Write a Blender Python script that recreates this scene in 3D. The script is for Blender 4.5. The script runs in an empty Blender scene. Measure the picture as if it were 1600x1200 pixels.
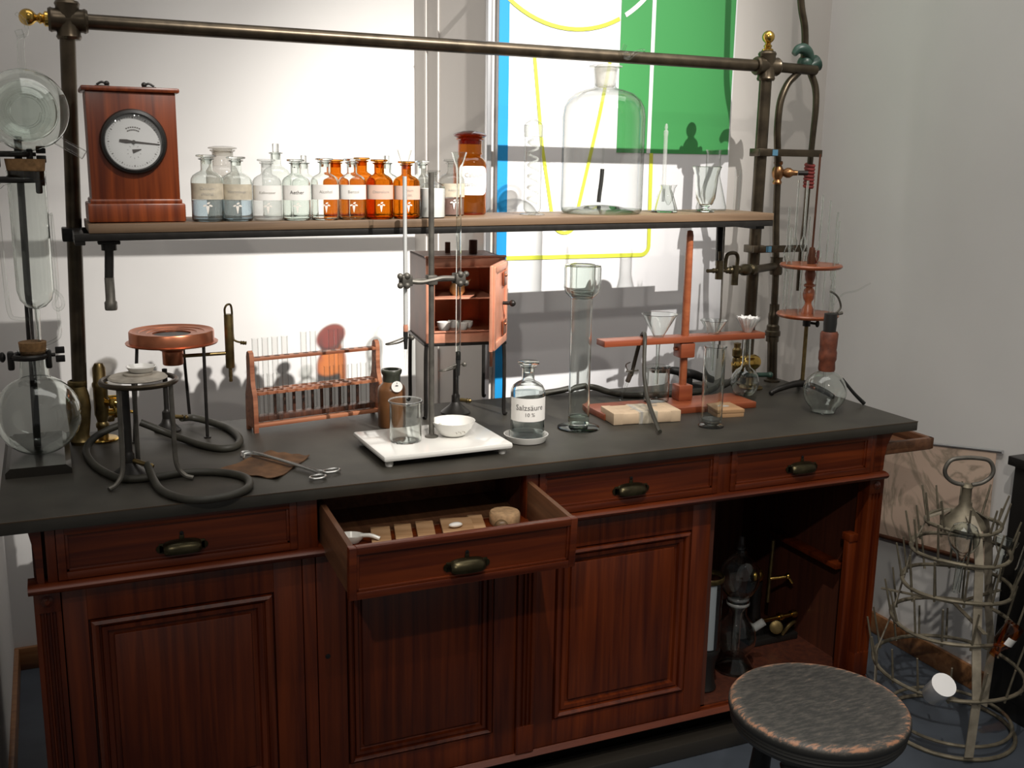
import bpy, bmesh, math, random
from mathutils import Vector, Matrix, Euler

random.seed(7)
SC = bpy.context.scene
COL = SC.collection
PI = math.pi
R = math.radians

# ------------------------------------------------------------------ camera
_yaw, _pitch, _roll = 0.41794, 0.21124, 0.01575
_f = Vector((math.sin(_yaw)*math.cos(_pitch), math.cos(_yaw)*math.cos(_pitch), -math.sin(_pitch)))
_r0 = Vector((math.cos(_yaw), -math.sin(_yaw), 0)); _u0 = _r0.cross(_f)
_r = _r0*math.cos(_roll) + _u0*math.sin(_roll); _u = -_r0*math.sin(_roll) + _u0*math.cos(_roll)
cam_data = bpy.data.cameras.new('camera'); cam = bpy.data.objects.new('camera', cam_data); COL.objects.link(cam)
m = Matrix((( _r.x, _u.x, -_f.x, -2.217), (_r.y, _u.y, -_f.y, -2.163), (_r.z, _u.z, -_f.z, 1.606), (0, 0, 0, 1)))
cam.matrix_world = m
cam_data.sensor_width = 36.0; cam_data.lens = 1638.6/1600*36
cam_data.clip_start = 0.05
SC.camera = cam

# ------------------------------------------------------------------ world, lights, exposure
world = bpy.data.worlds.new('world'); SC.world = world; world.use_nodes = True
bg = world.node_tree.nodes['Background']; bg.inputs[0].default_value = (1.0, .97, .93, 1); bg.inputs[1].default_value = 0.15

def spot(name, loc, target, power, angle, blend=.6, radius=.05, col=(1, .93, .84)):
    l = bpy.data.lights.new(name, 'SPOT'); l.energy = power; l.spot_size = R(angle); l.spot_blend = blend
    l.shadow_soft_size = radius; l.color = col
    o = bpy.data.objects.new(name, l); COL.objects.link(o); o.location = loc
    o.rotation_euler = (Vector(target)-Vector(loc)).to_track_quat('-Z', 'Y').to_euler()
    return o
spot('track_spot', (.95, -7.0, 8.3), (-.76, .92, 1.66), 6800, 11.0, 1.0, .045, (1, .95, .89))
spot('track_spot', (.90, -7.0, 8.3), (-1.46, 1.26, .98), 5600, 11.5, 1.0, .045, (1, .95, .89))
spot('track_spot', (-1.75, -1.85, 4.2), (-.62, .05, .62), 270, 38, 1.0, .03)
al = bpy.data.lights.new('fill_area', 'AREA'); al.shape = 'RECTANGLE'; al.size = 4.5; al.size_y = 1.6; al.energy = 58; al.color = (1, .96, .91)  # added overhead fill that lifts the shadows on the walls
ao = bpy.data.objects.new('fill_area', al); COL.objects.link(ao); ao.location = (-.9, -.1, 4.6)
spot('track_spot', (-3.5, -3.9, 4.0), (.1, .2, .9), 185, 50, .8, .05)
for lx in (-1.5, -1.1, -.6, .2): spot('track_spot', (lx, -3.2, 4.2), (lx*.5-.6, .3, 1.0), 14, 60, .8, .035)
SC.view_settings.view_transform = 'Standard'; SC.view_settings.look = 'None'
SC.view_settings.exposure = 0.0; SC.view_settings.gamma = 1.0; SC.view_settings.use_curve_mapping = False
SC.cycles.max_bounces = 24; SC.cycles.transparent_max_bounces = 48; SC.cycles.transmission_bounces = 16
SC.cycles.sample_clamp_indirect = 3.0; SC.cycles.caustics_refractive = False; SC.cycles.caustics_reflective = False

# ------------------------------------------------------------------ materials
def newmat(name):
    mt = bpy.data.materials.new(name); mt.use_nodes = True
    nt = mt.node_tree; return mt, nt, nt.nodes['Principled BSDF']
def P(name, col, rough=.5, metal=0.0, spec=.5, noise=0.0, nscale=20, bump=0.0, coat=0.0):
    mt, nt, b = newmat(name)
    b.inputs['Base Color'].default_value = (*col, 1); b.inputs['Roughness'].default_value = rough
    b.inputs['Metallic'].default_value = metal; b.inputs['Specular IOR Level'].default_value = spec
    b.inputs['Coat Weight'].default_value = coat
    if noise or bump:
        tc = nt.nodes.new('ShaderNodeTexCoord'); n = nt.nodes.new('ShaderNodeTexNoise')
        n.inputs['Scale'].default_value = nscale; n.inputs['Detail'].default_value = 5
        nt.links.new(tc.outputs['Object'], n.inputs['Vector'])
        if noise:
            mr = nt.nodes.new('ShaderNodeMapRange'); mr.inputs[1].default_value = .3; mr.inputs[2].default_value = .7
            mr.inputs[3].default_value = 1-noise; mr.inputs[4].default_value = 1+noise*.6
            mx = nt.nodes.new('ShaderNodeMix'); mx.data_type = 'RGBA'; mx.blend_type = 'MULTIPLY'; mx.inputs[0].default_value = 1
            mx.inputs[6].default_value = (*col, 1)
            nt.links.new(n.outputs['Fac'], mr.inputs[0]); nt.links.new(mr.outputs[0], mx.inputs[7])
            nt.links.new(mx.outputs[2], b.inputs['Base Color'])
        if bump:
            bp = nt.nodes.new('ShaderNodeBump'); bp.inputs['Strength'].default_value = bump; bp.inputs['Distance'].default_value = .002
            nt.links.new(n.outputs['Fac'], bp.inputs['Height']); nt.links.new(bp.outputs[0], b.inputs['Normal'])
    return mt
def wood(name, dark, light, axis='X', rough=.35, scale=1.0, coat=.2, knots=True):
    mt, nt, b = newmat(name)
    tc = nt.nodes.new('ShaderNodeTexCoord'); mp = nt.nodes.new('ShaderNodeMapping')
    s = {'X': (1.3, 34, 34), 'Y': (34, 1.3, 34), 'Z': (34, 34, 1.3)}[axis]
    mp.inputs['Scale'].default_value = tuple(v*scale for v in s)
    n = nt.nodes.new('ShaderNodeTexNoise'); n.inputs['Scale'].default_value = 1.6; n.inputs['Detail'].default_value = 6; n.inputs['Distortion'].default_value = .6
    n2 = nt.nodes.new('ShaderNodeTexNoise'); n2.inputs['Scale'].default_value = 4.0; n2.inputs['Detail'].default_value = 3
    cr = nt.nodes.new('ShaderNodeValToRGB'); cr.color_ramp.elements[0].position = .32; cr.color_ramp.elements[1].position = .68
    cr.color_ramp.elements[0].color = (*dark, 1); cr.color_ramp.elements[1].color = (*light, 1)
    mx = nt.nodes.new('ShaderNodeMix'); mx.data_type = 'RGBA'; mx.blend_type = 'MULTIPLY'; mx.inputs[0].default_value = .35
    cr2 = nt.nodes.new('ShaderNodeValToRGB'); cr2.color_ramp.elements[0].position = .3; cr2.color_ramp.elements[1].position = .65
    cr2.color_ramp.elements[0].color = (.35, .3, .28, 1); cr2.color_ramp.elements[1].color = (1, 1, 1, 1)
    nt.links.new(tc.outputs['Object'], mp.inputs['Vector']); nt.links.new(mp.outputs[0], n.inputs['Vector'])
    nt.links.new(tc.outputs['Object'], n2.inputs['Vector'])
    nt.links.new(n.outputs['Fac'], cr.inputs[0]); nt.links.new(n2.outputs['Fac'], cr2.inputs[0])
    nt.links.new(cr.outputs[0], mx.inputs[6]); nt.links.new(cr2.outputs[0], mx.inputs[7])
    nt.links.new(mx.outputs[2], b.inputs['Base Color'])
    b.inputs['Roughness'].default_value = rough; b.inputs['Coat Weight'].default_value = coat; b.inputs['Coat Roughness'].default_value = .25
    bp = nt.nodes.new('ShaderNodeBump'); bp.inputs['Strength'].default_value = .12; bp.inputs['Distance'].default_value = .001
    nt.links.new(n.outputs['Fac'], bp.inputs['Height']); nt.links.new(bp.outputs[0], b.inputs['Normal'])
    return mt
def glass(name, tint=(.97, .98, .97), edge=(.40, .43, .41), refl=.05, rough=.02, pw=2.4, haze=0.0):
    """thin blown glass: clear through the middle, darker and glossier where the wall is seen edge on"""
    mt = bpy.data.materials.new(name); mt.use_nodes = True; nt = mt.node_tree; nt.nodes.clear()
    out = nt.nodes.new('ShaderNodeOutputMaterial'); lw = nt.nodes.new('ShaderNodeLayerWeight'); lw.inputs[0].default_value = .5
    p1 = nt.nodes.new('ShaderNodeMath'); p1.operation = 'POWER'; p1.inputs[1].default_value = pw
    nt.links.new(lw.outputs['Facing'], p1.inputs[0])
    mx = nt.nodes.new('ShaderNodeMix'); mx.data_type = 'RGBA'; mx.inputs[6].default_value = (*tint, 1); mx.inputs[7].default_value = (*edge, 1)
    nt.links.new(p1.outputs[0], mx.inputs[0])
    tr = nt.nodes.new('ShaderNodeBsdfTransparent'); nt.links.new(mx.outputs[2], tr.inputs[0])
    gl = nt.nodes.new('ShaderNodeBsdfGlossy'); gl.inputs['Roughness'].default_value = rough
    mr = nt.nodes.new('ShaderNodeMapRange'); mr.inputs[3].default_value = refl; mr.inputs[4].default_value = .55
    nt.links.new(p1.outputs[0], mr.inputs[0])
    ms = nt.nodes.new('ShaderNodeMixShader'); nt.links.new(mr.outputs[0], ms.inputs[0]); nt.links.new(tr.outputs[0], ms.inputs[1]); nt.links.new(gl.outputs[0], ms.inputs[2])
    last = ms
    if haze:
        df = nt.nodes.new('ShaderNodeBsdfDiffuse'); df.inputs[0].default_value = (.85, .86, .84, 1)
        m2 = nt.nodes.new('ShaderNodeMixShader'); m2.inputs[0].default_value = haze
        nt.links.new(ms.outputs[0], m2.inputs[1]); nt.links.new(df.outputs[0], m2.inputs[2]); last = m2
    nt.links.new(last.outputs[0], out.inputs[0])
    return mt

M = {}
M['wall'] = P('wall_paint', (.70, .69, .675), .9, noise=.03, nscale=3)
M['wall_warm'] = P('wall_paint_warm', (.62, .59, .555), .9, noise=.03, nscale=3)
M['floor'] = P('floor_lino', (.058, .070, .088), .55, noise=.2, nscale=8)
M['base'] = wood('baseboard_wood', (.22, .09, .035), (.35, .17, .07), 'X', .4)
M['panelwhite'] = P('panel_white', (.80, .80, .82), .45)
M['blue'] = P('panel_blue', (.01, .27, .62), .45)
M['green'] = P('panel_green', (.055, .30, .085), .45)
M['lime'] = P('panel_lime', (.62, .66, .07), .45)
M['alu'] = P('aluminium', (.6, .61, .63), .35, .9)
M['redwood'] = wood('red_pine', (.066, .0088, .0015), (.165, .029, .0042), 'X', .38, 1, .12)
M['redwoodV'] = wood('red_pine_upright', (.066, .0088, .0015), (.165, .029, .0042), 'Z', .38, 1, .12)
M['innerwood'] = wood('drawer_wood', (.10, .04, .018), (.19, .085, .04), 'Y', .5)
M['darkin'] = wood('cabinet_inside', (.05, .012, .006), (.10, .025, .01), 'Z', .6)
M['reflgrey'] = P('painted_reflection', (.42, .46, .50), .4)  # grey of the jar's reflection as a flat colour
M['black'] = P('black_paint', (.012, .011, .010), .4)
M['top'] = P('slate_top', (.042, .038, .030), .5, noise=.35, nscale=9, bump=.05)
M['edgewear'] = wood('worn_slate_edge', (.035, .031, .024), (.17, .095, .042), 'X', .55, .35, 0)
M['iron'] = P('black_iron', (.022, .020, .018), .42, .4, noise=.3, nscale=40)
M['pipe'] = P('bronzed_pipe', (.075, .058, .038), .34, .75, noise=.5, nscale=18)
M['grayiron'] = P('grey_iron', (.16, .15, .13), .5, .6, noise=.4, nscale=30)
M['galvpale'] = P('galvanised_strap', (.34, .30, .23), .6, .3, noise=.35, nscale=25)
M['galv'] = P('galvanised_wire', (.20, .175, .125), .55, .45, noise=.4, nscale=30)
M['redbrass'] = P('red_brass', (.30, .15, .065), .36, .9, noise=.4, nscale=35)
M['brass'] = P('brass', (.62, .40, .10), .22, 1.0, noise=.35, nscale=30)
M['darkbrass'] = P('dark_brass', (.085, .068, .038), .38, .8, noise=.5, nscale=35)
M['oldbrass'] = P('old_brass', (.20, .145, .06), .38, .9, noise=.5, nscale=35)
M['pull'] = P('dark_brass_pull', (.065, .054, .028), .3, .85, noise=.4, nscale=40)
M['copper'] = P('copper', (.58, .21, .11), .32, .9, noise=.25, nscale=14)
M['copperpale'] = P('copper_pale', (.88, .40, .26), .38, .35, noise=.2, nscale=16)
M['copperdark'] = P('copper_brown', (.10, .036, .018), .42, .5, noise=.4, nscale=12)
M['porcelain'] = P('porcelain', (.80, .79, .75), .18, 0, .5, coat=.5)
M['enamel'] = P('white_ware', (.82, .82, .82), .12, coat=.6)
M['paper'] = P('label_paper', (.86, .84, .80), .8)
M['oldpaper'] = P('label_paper_old', (.55, .49, .38), .8, noise=.2, nscale=60)
M['pinkpaper'] = P('label_paper_pink', (.72, .50, .40), .8)
M['ink'] = P('ink', (.10, .09, .085), .8)
M['dialink'] = P('dial_ink', (.22, .21, .20), .8)
M['paleink'] = P('pale_ink', (.42, .40, .36), .8)
M['pale_mark'] = P('bottle_mark', (.85, .80, .74), .6)
M['cork'] = P('cork', (.34, .19, .08), .85, noise=.35, nscale=90, bump=.3)
M['corkpale'] = P('cork_pale', (.47, .30, .16), .85, noise=.3, nscale=90, bump=.3)
M['rubber'] = P('rubber_hose', (.036, .034, .025), .55, noise=.3, nscale=25)
M['rubberblack'] = P('rubber_black', (.014, .014, .013), .5)
M['barowood'] = wood('mahogany', (.11, .019, .005), (.30, .062, .013), 'Z', .36, 1, .15)
M['shelf'] = wood('shelf_wood', (.13, .08, .045), (.25, .165, .10), 'X', .5, 1, 0)
M['redstand'] = wood('red_stand', (.26, .055, .02), (.37, .10, .04), 'X', .4, 1, .2)
M['redturn'] = wood('red_turned', (.30, .075, .028), (.42, .13, .05), 'X', .35, 1, .3)
M['rackwood'] = wood('rack_wood', (.27, .085, .04), (.55, .23, .12), 'X', .45, 1.3, .1)
M['rackstain'] = wood('rack_wood_stained', (.05, .018, .01), (.14, .05, .025), 'Z', .5, 1.3, .1)
M['parcel'] = P('parcel_paper', (.66, .50, .34), .75, noise=.25, nscale=14)
M['boxwood'] = wood('small_box_wood', (.40, .22, .10), (.60, .37, .20), 'X', .6, 1, 0)
M['gauze'] = P('rusty_gauze', (.13, .062, .025), .85, .1, noise=.6, nscale=22, bump=.4)
M['steel'] = P('steel', (.5, .5, .48), .25, .95)
M['stone'] = P('brown_stoneware', (.20, .085, .032), .3, noise=.35, nscale=14, coat=.3)
M['stonegreen'] = P('green_stoneware', (.05, .055, .04), .35, noise=.3, nscale=30)
M['ochreware'] = P('ochre_clay', (.58, .36, .14), .55, noise=.2, nscale=30)
M['asbestos'] = P('asbestos_card', (.42, .38, .32), .9, noise=.25, nscale=40)
M['redtape'] = P('red_cord', (.20, .022, .018), .7, noise=.4, nscale=60)
M['wrapred'] = P('red_wrap', (.16, .045, .022), .6, noise=.5, nscale=45, bump=.4)
M['filter'] = P('filter_paper', (.86, .86, .85), .8)
M['canvas'] = P('marbled_canvas', (.48, .36, .26), .85, noise=.25, nscale=9)
M['powder'] = P('white_powder', (.86, .86, .84), .95)
M['brownpowder'] = P('brown_powder', (.22, .13, .11), .9)
M['greenpaint'] = P('green_valve_paint', (.025, .060, .045), .4, noise=.4, nscale=40)
M['bluelabel'] = P('blue_patina', (.06, .16, .24), .5)
M['darkfoot'] = P('dark_stained_foot', (.030, .026, .021), .35, coat=.2)
M['glass'] = glass('clear_glass')
M['glassT'] = glass('thin_clear_glass', (.985, .99, .985), (.62, .65, .63), .045, .02, 2.2)
M['tubeglass'] = glass('test_tube_glass', (.985, .99, .985), (.22, .24, .23), .05, .02, 2.6)
M['glassgreen'] = glass('greenish_glass', (.95, .965, .945), (.50, .56, .50), .06, .02, 2.5)
M['glasshazy'] = glass('frosted_glass', (.93, .94, .93), (.6, .62, .6), .06, .15, 3, .22)
M['glasssmoke'] = glass('ground_glass', (.86, .84, .80), (.42, .40, .36), .06, .12, 3, .22)
def real_glass(name, col, rough=0.0, ior=1.46):
    mt = bpy.data.materials.new(name); mt.use_nodes = True; nt = mt.node_tree; nt.nodes.clear()
    out = nt.nodes.new('ShaderNodeOutputMaterial'); g = nt.nodes.new('ShaderNodeBsdfGlass'); g.distribution = 'GGX'
    g.inputs['Color'].default_value = (*col, 1); g.inputs['Roughness'].default_value = rough; g.inputs['IOR'].default_value = ior
    nt.links.new(g.outputs[0], out.inputs[0]); return mt
M['flint'] = real_glass('flint_glass', (.97, .985, .975))
M['flintgreen'] = real_glass('flint_glass_greenish', (.92, .96, .93))
M['ambersolid'] = real_glass('amber_bottle_glass', (.90, .62, .26))
M['amber'] = glass('amber_glass', (.91, .46, .075), (.48, .12, .018), .05, .03, 2.5)
M['amberdark'] = glass('dark_amber_glass', (.62, .15, .02), (.16, .025, .005), .06, .03, 2.5)
M['water'] = glass('water', (.93, .955, .96), (.55, .62, .66), .03, .01, 2.0)
M['refractwater'] = glass('water_refraction_tint', (.80, .86, .92), (.25, .30, .36), .03, .01, 2.0)  # dark blue refraction of the bottle bottoms, put into the liquid colour
M['smokejar'] = glass('smoky_glass', (.45, .48, .50), (.12, .13, .14), .12, .03, 2.0)

# marbling for the canvas, wear for the stool top
def veins():
    nt = M['canvas'].node_tree; b = nt.nodes['Principled BSDF']
    tc = nt.nodes.new('ShaderNodeTexCoord'); n = nt.nodes.new('ShaderNodeTexNoise'); n.inputs['Scale'].default_value = 4; n.inputs['Detail'].default_value = 6; n.inputs['Distortion'].default_value = 2.2
    cr = nt.nodes.new('ShaderNodeValToRGB'); e = cr.color_ramp.elements
    e[0].position = .42; e[0].color = (.62, .46, .36, 1); e[1].position = .56; e[1].color = (.66, .50, .39, 1)
    x = e.new(.49); x.color = (.36, .28, .21, 1)
    nt.links.new(tc.outputs['Object'], n.inputs['Vector']); nt.links.new(n.outputs['Fac'], cr.inputs[0]); nt.links.new(cr.outputs[0], b.inputs['Base Color'])
veins()
def worn():
    mt, nt, b = newmat('worn_black_paint')
    tc = nt.nodes.new('ShaderNodeTexCoord'); mp = nt.nodes.new('ShaderNodeMapping'); mp.inputs['Rotation'].default_value = (0, 0, R(35)); mp.inputs['Scale'].default_value = (26, 95, 60)
    n = nt.nodes.new('ShaderNodeTexNoise'); n.inputs['Scale'].default_value = 1.2; n.inputs['Detail'].default_value = 8; n.inputs['Roughness'].default_value = .7
    sp = nt.nodes.new('ShaderNodeSeparateXYZ'); ln = nt.nodes.new('ShaderNodeVectorMath'); ln.operation = 'LENGTH'
    mrr = nt.nodes.new('ShaderNodeMapRange'); mrr.inputs[1].default_value = .152; mrr.inputs[2].default_value = .176; mrr.inputs[3].default_value = 0; mrr.inputs[4].default_value = .24
    zc = nt.nodes.new('ShaderNodeMapRange'); zc.inputs[1].default_value = -.014; zc.inputs[2].default_value = -.004; zc.inputs[3].default_value = -.5; zc.inputs[4].default_value = 0
    ad = nt.nodes.new('ShaderNodeMath'); ad.operation = 'ADD'; ad2 = nt.nodes.new('ShaderNodeMath'); ad2.operation = 'ADD'
    cr = nt.nodes.new('ShaderNodeValToRGB'); e = cr.color_ramp.elements
    e[0].position = .44; e[0].color = (.030, .030, .028, 1); e[1].position = .77; e[1].color = (.42, .21, .12, 1)
    x = e.new(.64); x.color = (.085, .078, .068, 1)
    nt.links.new(tc.outputs['Object'], mp.inputs[0]); nt.links.new(mp.outputs[0], n.inputs['Vector'])
    nt.links.new(tc.outputs['Object'], ln.inputs[0]); nt.links.new(ln.outputs['Value'], mrr.inputs[0])
    nt.links.new(tc.outputs['Object'], sp.inputs[0]); nt.links.new(sp.outputs['Z'], zc.inputs[0])
    nt.links.new(n.outputs['Fac'], ad.inputs[0]); nt.links.new(mrr.outputs[0], ad.inputs[1])
    nt.links.new(ad.outputs[0], ad2.inputs[0]); nt.links.new(zc.outputs[0], ad2.inputs[1])
    nt.links.new(ad2.outputs[0], cr.inputs[0]); nt.links.new(cr.outputs[0], b.inputs['Base Color'])
    b.inputs['Roughness'].default_value = .5
    return mt
M['worn'] = worn()

# ------------------------------------------------------------------ mesh helpers
def smooth_path(pts, closed=False, n=6):
    pts = [Vector(p) for p in pts]; out = []; k = len(pts)
    rng = range(k if closed else k-1)
    for i in rng:
        p0 = pts[(i-1) % k] if (closed or i > 0) else pts[0]*2-pts[1]
        p1 = pts[i]; p2 = pts[(i+1) % k]
        p3 = pts[(i+2) % k] if (closed or i+2 < k) else p2*2-p1
        for j in range(n):
            t = j/n
            out.append(.5*((2*p1)+(-p0+p2)*t+(2*p0-5*p1+4*p2-p3)*t*t+(-p0+3*p1-3*p2+p3)*t*t*t))
    if not closed: out.append(pts[-1])
    return out

class MB:
    def __init__(self): self.bm = bmesh.new()
    def _v(self, co, mx): return self.bm.verts.new(mx @ Vector(co) if mx else Vector(co))
    def box(self, c, s, bev=0, rot=None, mx=None):
        t = bmesh.new(); bmesh.ops.create_cube(t, size=1)
        for v in t.verts: v.co = Vector((v.co.x*s[0], v.co.y*s[1], v.co.z*s[2]))
        if bev: bmesh.ops.bevel(t, geom=list(t.edges), offset=min(bev, min(s)*.45), segments=2, affect='EDGES', profile=.5)
        T = Matrix.Translation(Vector(c)) @ (Euler(rot).to_matrix().to_4x4() if rot else Matrix.Identity(4))
        if mx: T = mx @ T
        self._merge(t, T); return self
    def _merge(self, t, T):
        vm = {v: self.bm.verts.new(T @ v.co) for v in t.verts}
        for f in t.faces:
            try: self.bm.faces.new([vm[v] for v in f.verts])
            except ValueError: pass
        t.free()
    def b(self, x0, x1, y0, y1, z0, z1, bev=0):
        return self.box(((x0+x1)/2, (y0+y1)/2, (z0+z1)/2), (abs(x1-x0), abs(y1-y0), abs(z1-z0)), bev)
    def lathe(self, prof, at=(0, 0, 0), n=28, rot=None, mx=None, sx=1, sy=1):
        T = Matrix.Translation(Vector(at)) @ (Euler(rot).to_matrix().to_4x4() if rot else Matrix.Identity(4))
        if mx: T = mx @ T
        rings = []
        for (r, z) in prof:
            if r < 1e-6: rings.append([self.bm.verts.new(T @ Vector((0, 0, z)))])
            else: rings.append([self.bm.verts.new(T @ Vector((r*sx*math.cos(2*PI*i/n), r*sy*math.sin(2*PI*i/n), z))) for i in range(n)])
        for a, c in zip(rings[:-1], rings[1:]):
            if len(a) == 1 and len(c) == 1: continue
            for i in range(n):
                j = (i+1) % n
                if len(a) == 1: self.bm.faces.new((a[0], c[j], c[i]))
                elif len(c) == 1: self.bm.faces.new((a[i], a[j], c[0]))
                else: self.bm.faces.new((a[i], a[j], c[j], c[i]))
        return self
    def cyl(self, p0, p1, r, n=16, r2=None):
        p0 = Vector(p0); p1 = Vector(p1); d = p1-p0; L = d.length
        q = d.to_track_quat('Z', 'Y').to_matrix().to_4x4(); r2 = r if r2 is None else r2
        return self.lathe([(0, 0), (r, 0), (r2, L), (0, L)], n=n, mx=Matrix.Translation(p0) @ q)
    def lathe_to(self, prof, p0, p1, n=20):
        p0 = Vector(p0); d = Vector(p1)-p0; q = d.to_track_quat('Z', 'Y').to_matrix().to_4x4()
        return self.lathe(prof, n=n, mx=Matrix.Translation(p0) @ q)
    def sph(self, c, r, n=20, k=12, sc=(1, 1, 1)):
        prof = [(r*math.sin(PI*i/k), -r*math.cos(PI*i/k)) for i in range(k+1)]
        prof[0] = (0, -r); prof[-1] = (0, r)
        T = Matrix.Translation(Vector(c)) @ Matrix.Diagonal((sc[0], sc[1], sc[2], 1))
        return self.lathe(prof, n=n, mx=T)
    def tube(self, pts, r, n=10, smooth=True, closed=False, caps=True, seg=6):
        path = smooth_path(pts, closed, seg) if smooth else [Vector(p) for p in pts]
        k = len(path); rr = r if callable(r) else (lambda t: r)
        up = None; rings = []
        for i, p in enumerate(path):
            if closed: d = path[(i+1) % k]-path[(i-1) % k]
            else: d = path[min(i+1, k-1)]-path[max(i-1, 0)]
            if d.length < 1e-9: d = Vector((0, 0, 1))
            d.normalize()
            if up is None: up = d.orthogonal().normalized()
            else:
                up = up-d*up.dot(d)
                up = up.normalized() if up.length > 1e-6 else d.orthogonal().normalized()
            w = d.cross(up); rad = rr(i/max(1, k-1))
            rings.append([self.bm.verts.new(p+(up*math.cos(2*PI*j/n)+w*math.sin(2*PI*j/n))*rad) for j in range(n)])
        for i in range(k if closed else k-1):
            a = rings[i]; c = rings[(i+1) % k]; off = 0
            if closed and i == k-1:
                off = min(range(n), key=lambda o: (a[0].co-c[o].co).length)
            for j in range(n):
                self.bm.faces.new((a[j], a[(j+1) % n], c[(j+1+off) % n], c[(j+off) % n]))
        if caps and not closed:
            self.bm.faces.new(list(reversed(rings[0]))); self.bm.faces.new(rings[-1])
        return self
    def prism(self, outline, d0, d1, mx=None):
        """outline in local x,z extruded along y from d0 to d1"""
        a = [self._v((x, d0, z), mx) for x, z in outline]; c = [self._v((x, d1, z), mx) for x, z in outline]
        n = len(a); self.bm.faces.new(a); self.bm.faces.new(list(reversed(c)))
        for i in range(n): self.bm.faces.new((a[i], c[i], c[(i+1) % n], a[(i+1) % n]))
        return self
    def patch(self, r, z0, z1, half, n=20, centre=0.0, thick=.0006, corner=0.0):
        """curved label on a cylinder of radius r, facing -y"""
        cols = []
        for i in range(n+1):
            u = -1+2*i/n; a = centre+u*half; c = 0
            if corner:
                e = max(0, abs(u)*half*r-(half*r-corner)); c = corner-math.sqrt(max(0, corner*corner-e*e))
            x = (r+thick)*math.sin(a); y = -(r+thick)*math.cos(a)
            cols.append((self.bm.verts.new((x, y, z0+c)), self.bm.verts.new((x, y, z1-c))))
        for p, q in zip(cols[:-1], cols[1:]): self.bm.faces.new((p[0], q[0], q[1], p[1]))
        return self
    def holes_plate(self, nx, ny, cx, cy, hr, z0, z1, n=16):
        """plate of nx by ny square cells, each with a round hole, centred on the origin"""
        for ix in range(nx):
            for iy in range(ny):
                ox = (ix-(nx-1)/2)*cx; oy = (iy-(ny-1)/2)*cy; ro = []; ri = []
                for j in range(n):
                    a = 2*PI*(j+.5)/n; c, s = math.cos(a), math.sin(a); k = 1/max(abs(c), abs(s))
                    ro.append((ox+c*k*cx/2, oy+s*k*cy/2)); ri.append((ox+c*hr, oy+s*hr))
                V = lambda p, z: self.bm.verts.new((p[0], p[1], z))
                ot = [V(p, z1) for p in ro]; it = [V(p, z1) for p in ri]; ob = [V(p, z0) for p in ro]; ib = [V(p, z0) for p in ri]
                for j in range(n):
                    k2 = (j+1) % n
                    self.bm.faces.new((ot[j], ot[k2], it[k2], it[j])); self.bm.faces.new((ob[k2], ob[j], ib[j], ib[k2]))
                    self.bm.faces.new((it[j], it[k2], ib[k2], ib[j])); self.bm.faces.new((ot[k2], ot[j], ob[j], ob[k2]))
        return self
    def build(self, name, mat, parent=None, loc=None, rot=None, sharp=38, thick=0):
        bmesh.ops.recalc_face_normals(self.bm, faces=self.bm.faces)
        closed = False
        if thick:
            if any(e.is_boundary for e in self.bm.edges):
                bmesh.ops.solidify(self.bm, geom=list(self.bm.faces), thickness=thick)
                bmesh.ops.recalc_face_normals(self.bm, faces=self.bm.faces)
            else: closed = True
        me = bpy.data.meshes.new(name); self.bm.to_mesh(me); self.bm.free()
        me.materials.append(mat if not isinstance(mat, str) else M[mat])
        for p in me.polygons: p.use_smooth = True
        me.set_sharp_from_angle(angle=R(sharp))
        o = bpy.data.objects.new(name, me); COL.objects.link(o)
        if closed:
            md = o.modifiers.new('glass wall', 'SOLIDIFY'); md.thickness = thick; md.offset = -1
        if parent: o.parent = parent
        if loc: o.location = loc
        if rot: o.rotation_euler = rot
        return o

def thing(name, label, cat, loc=(0, 0, 0), rz=0, group=None):
    o = bpy.data.objects.new(name, None); COL.objects.link(o); o.location = loc; o.rotation_euler = (0, 0, rz)
    o.empty_display_size = .05; o['label'] = label; o['category'] = cat
    if group: o['group'] = group
    return o
def tag(o, label, cat, group=None):
    o['label'] = label; o['category'] = cat
    if group: o['group'] = group
    return o
def struct(o, label=None):
    o['kind'] = 'structure'
    if label: o['label'] = label
    return o
def clone(src, parent, **kw):
    c = src.copy(); COL.objects.link(c); c.parent = parent
    for k, v in kw.items(): setattr(c, k, v)
    return c
def dup(root, label, loc, rz=0):
    r = root.copy(); COL.objects.link(r); r.location = loc; r.rotation_euler = (0, 0, rz); r['label'] = label
    for ch in list(root.children):
        c = clone(ch, r)
        for g in list(ch.children): clone(g, c)
    return r
def text_geo(s, size, track=1.0):
    cu = bpy.data.curves.new('lettering', 'FONT'); cu.body = s; cu.size = size; cu.align_x = 'CENTER'; cu.align_y = 'CENTER'
    cu.resolution_u = 2; cu.space_character = track
    o = bpy.data.objects.new('lettering', cu); COL.objects.link(o)
    dg = bpy.context.evaluated_depsgraph_get(); ev = o.evaluated_get(dg); me = ev.to_mesh()
    vs = [v.co.copy() for v in me.vertices]; fs = [tuple(p.vertices) for p in me.polygons]
    ev.to_mesh_clear(); bpy.data.objects.remove(o); bpy.data.curves.remove(cu)
    return vs, fs
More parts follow.
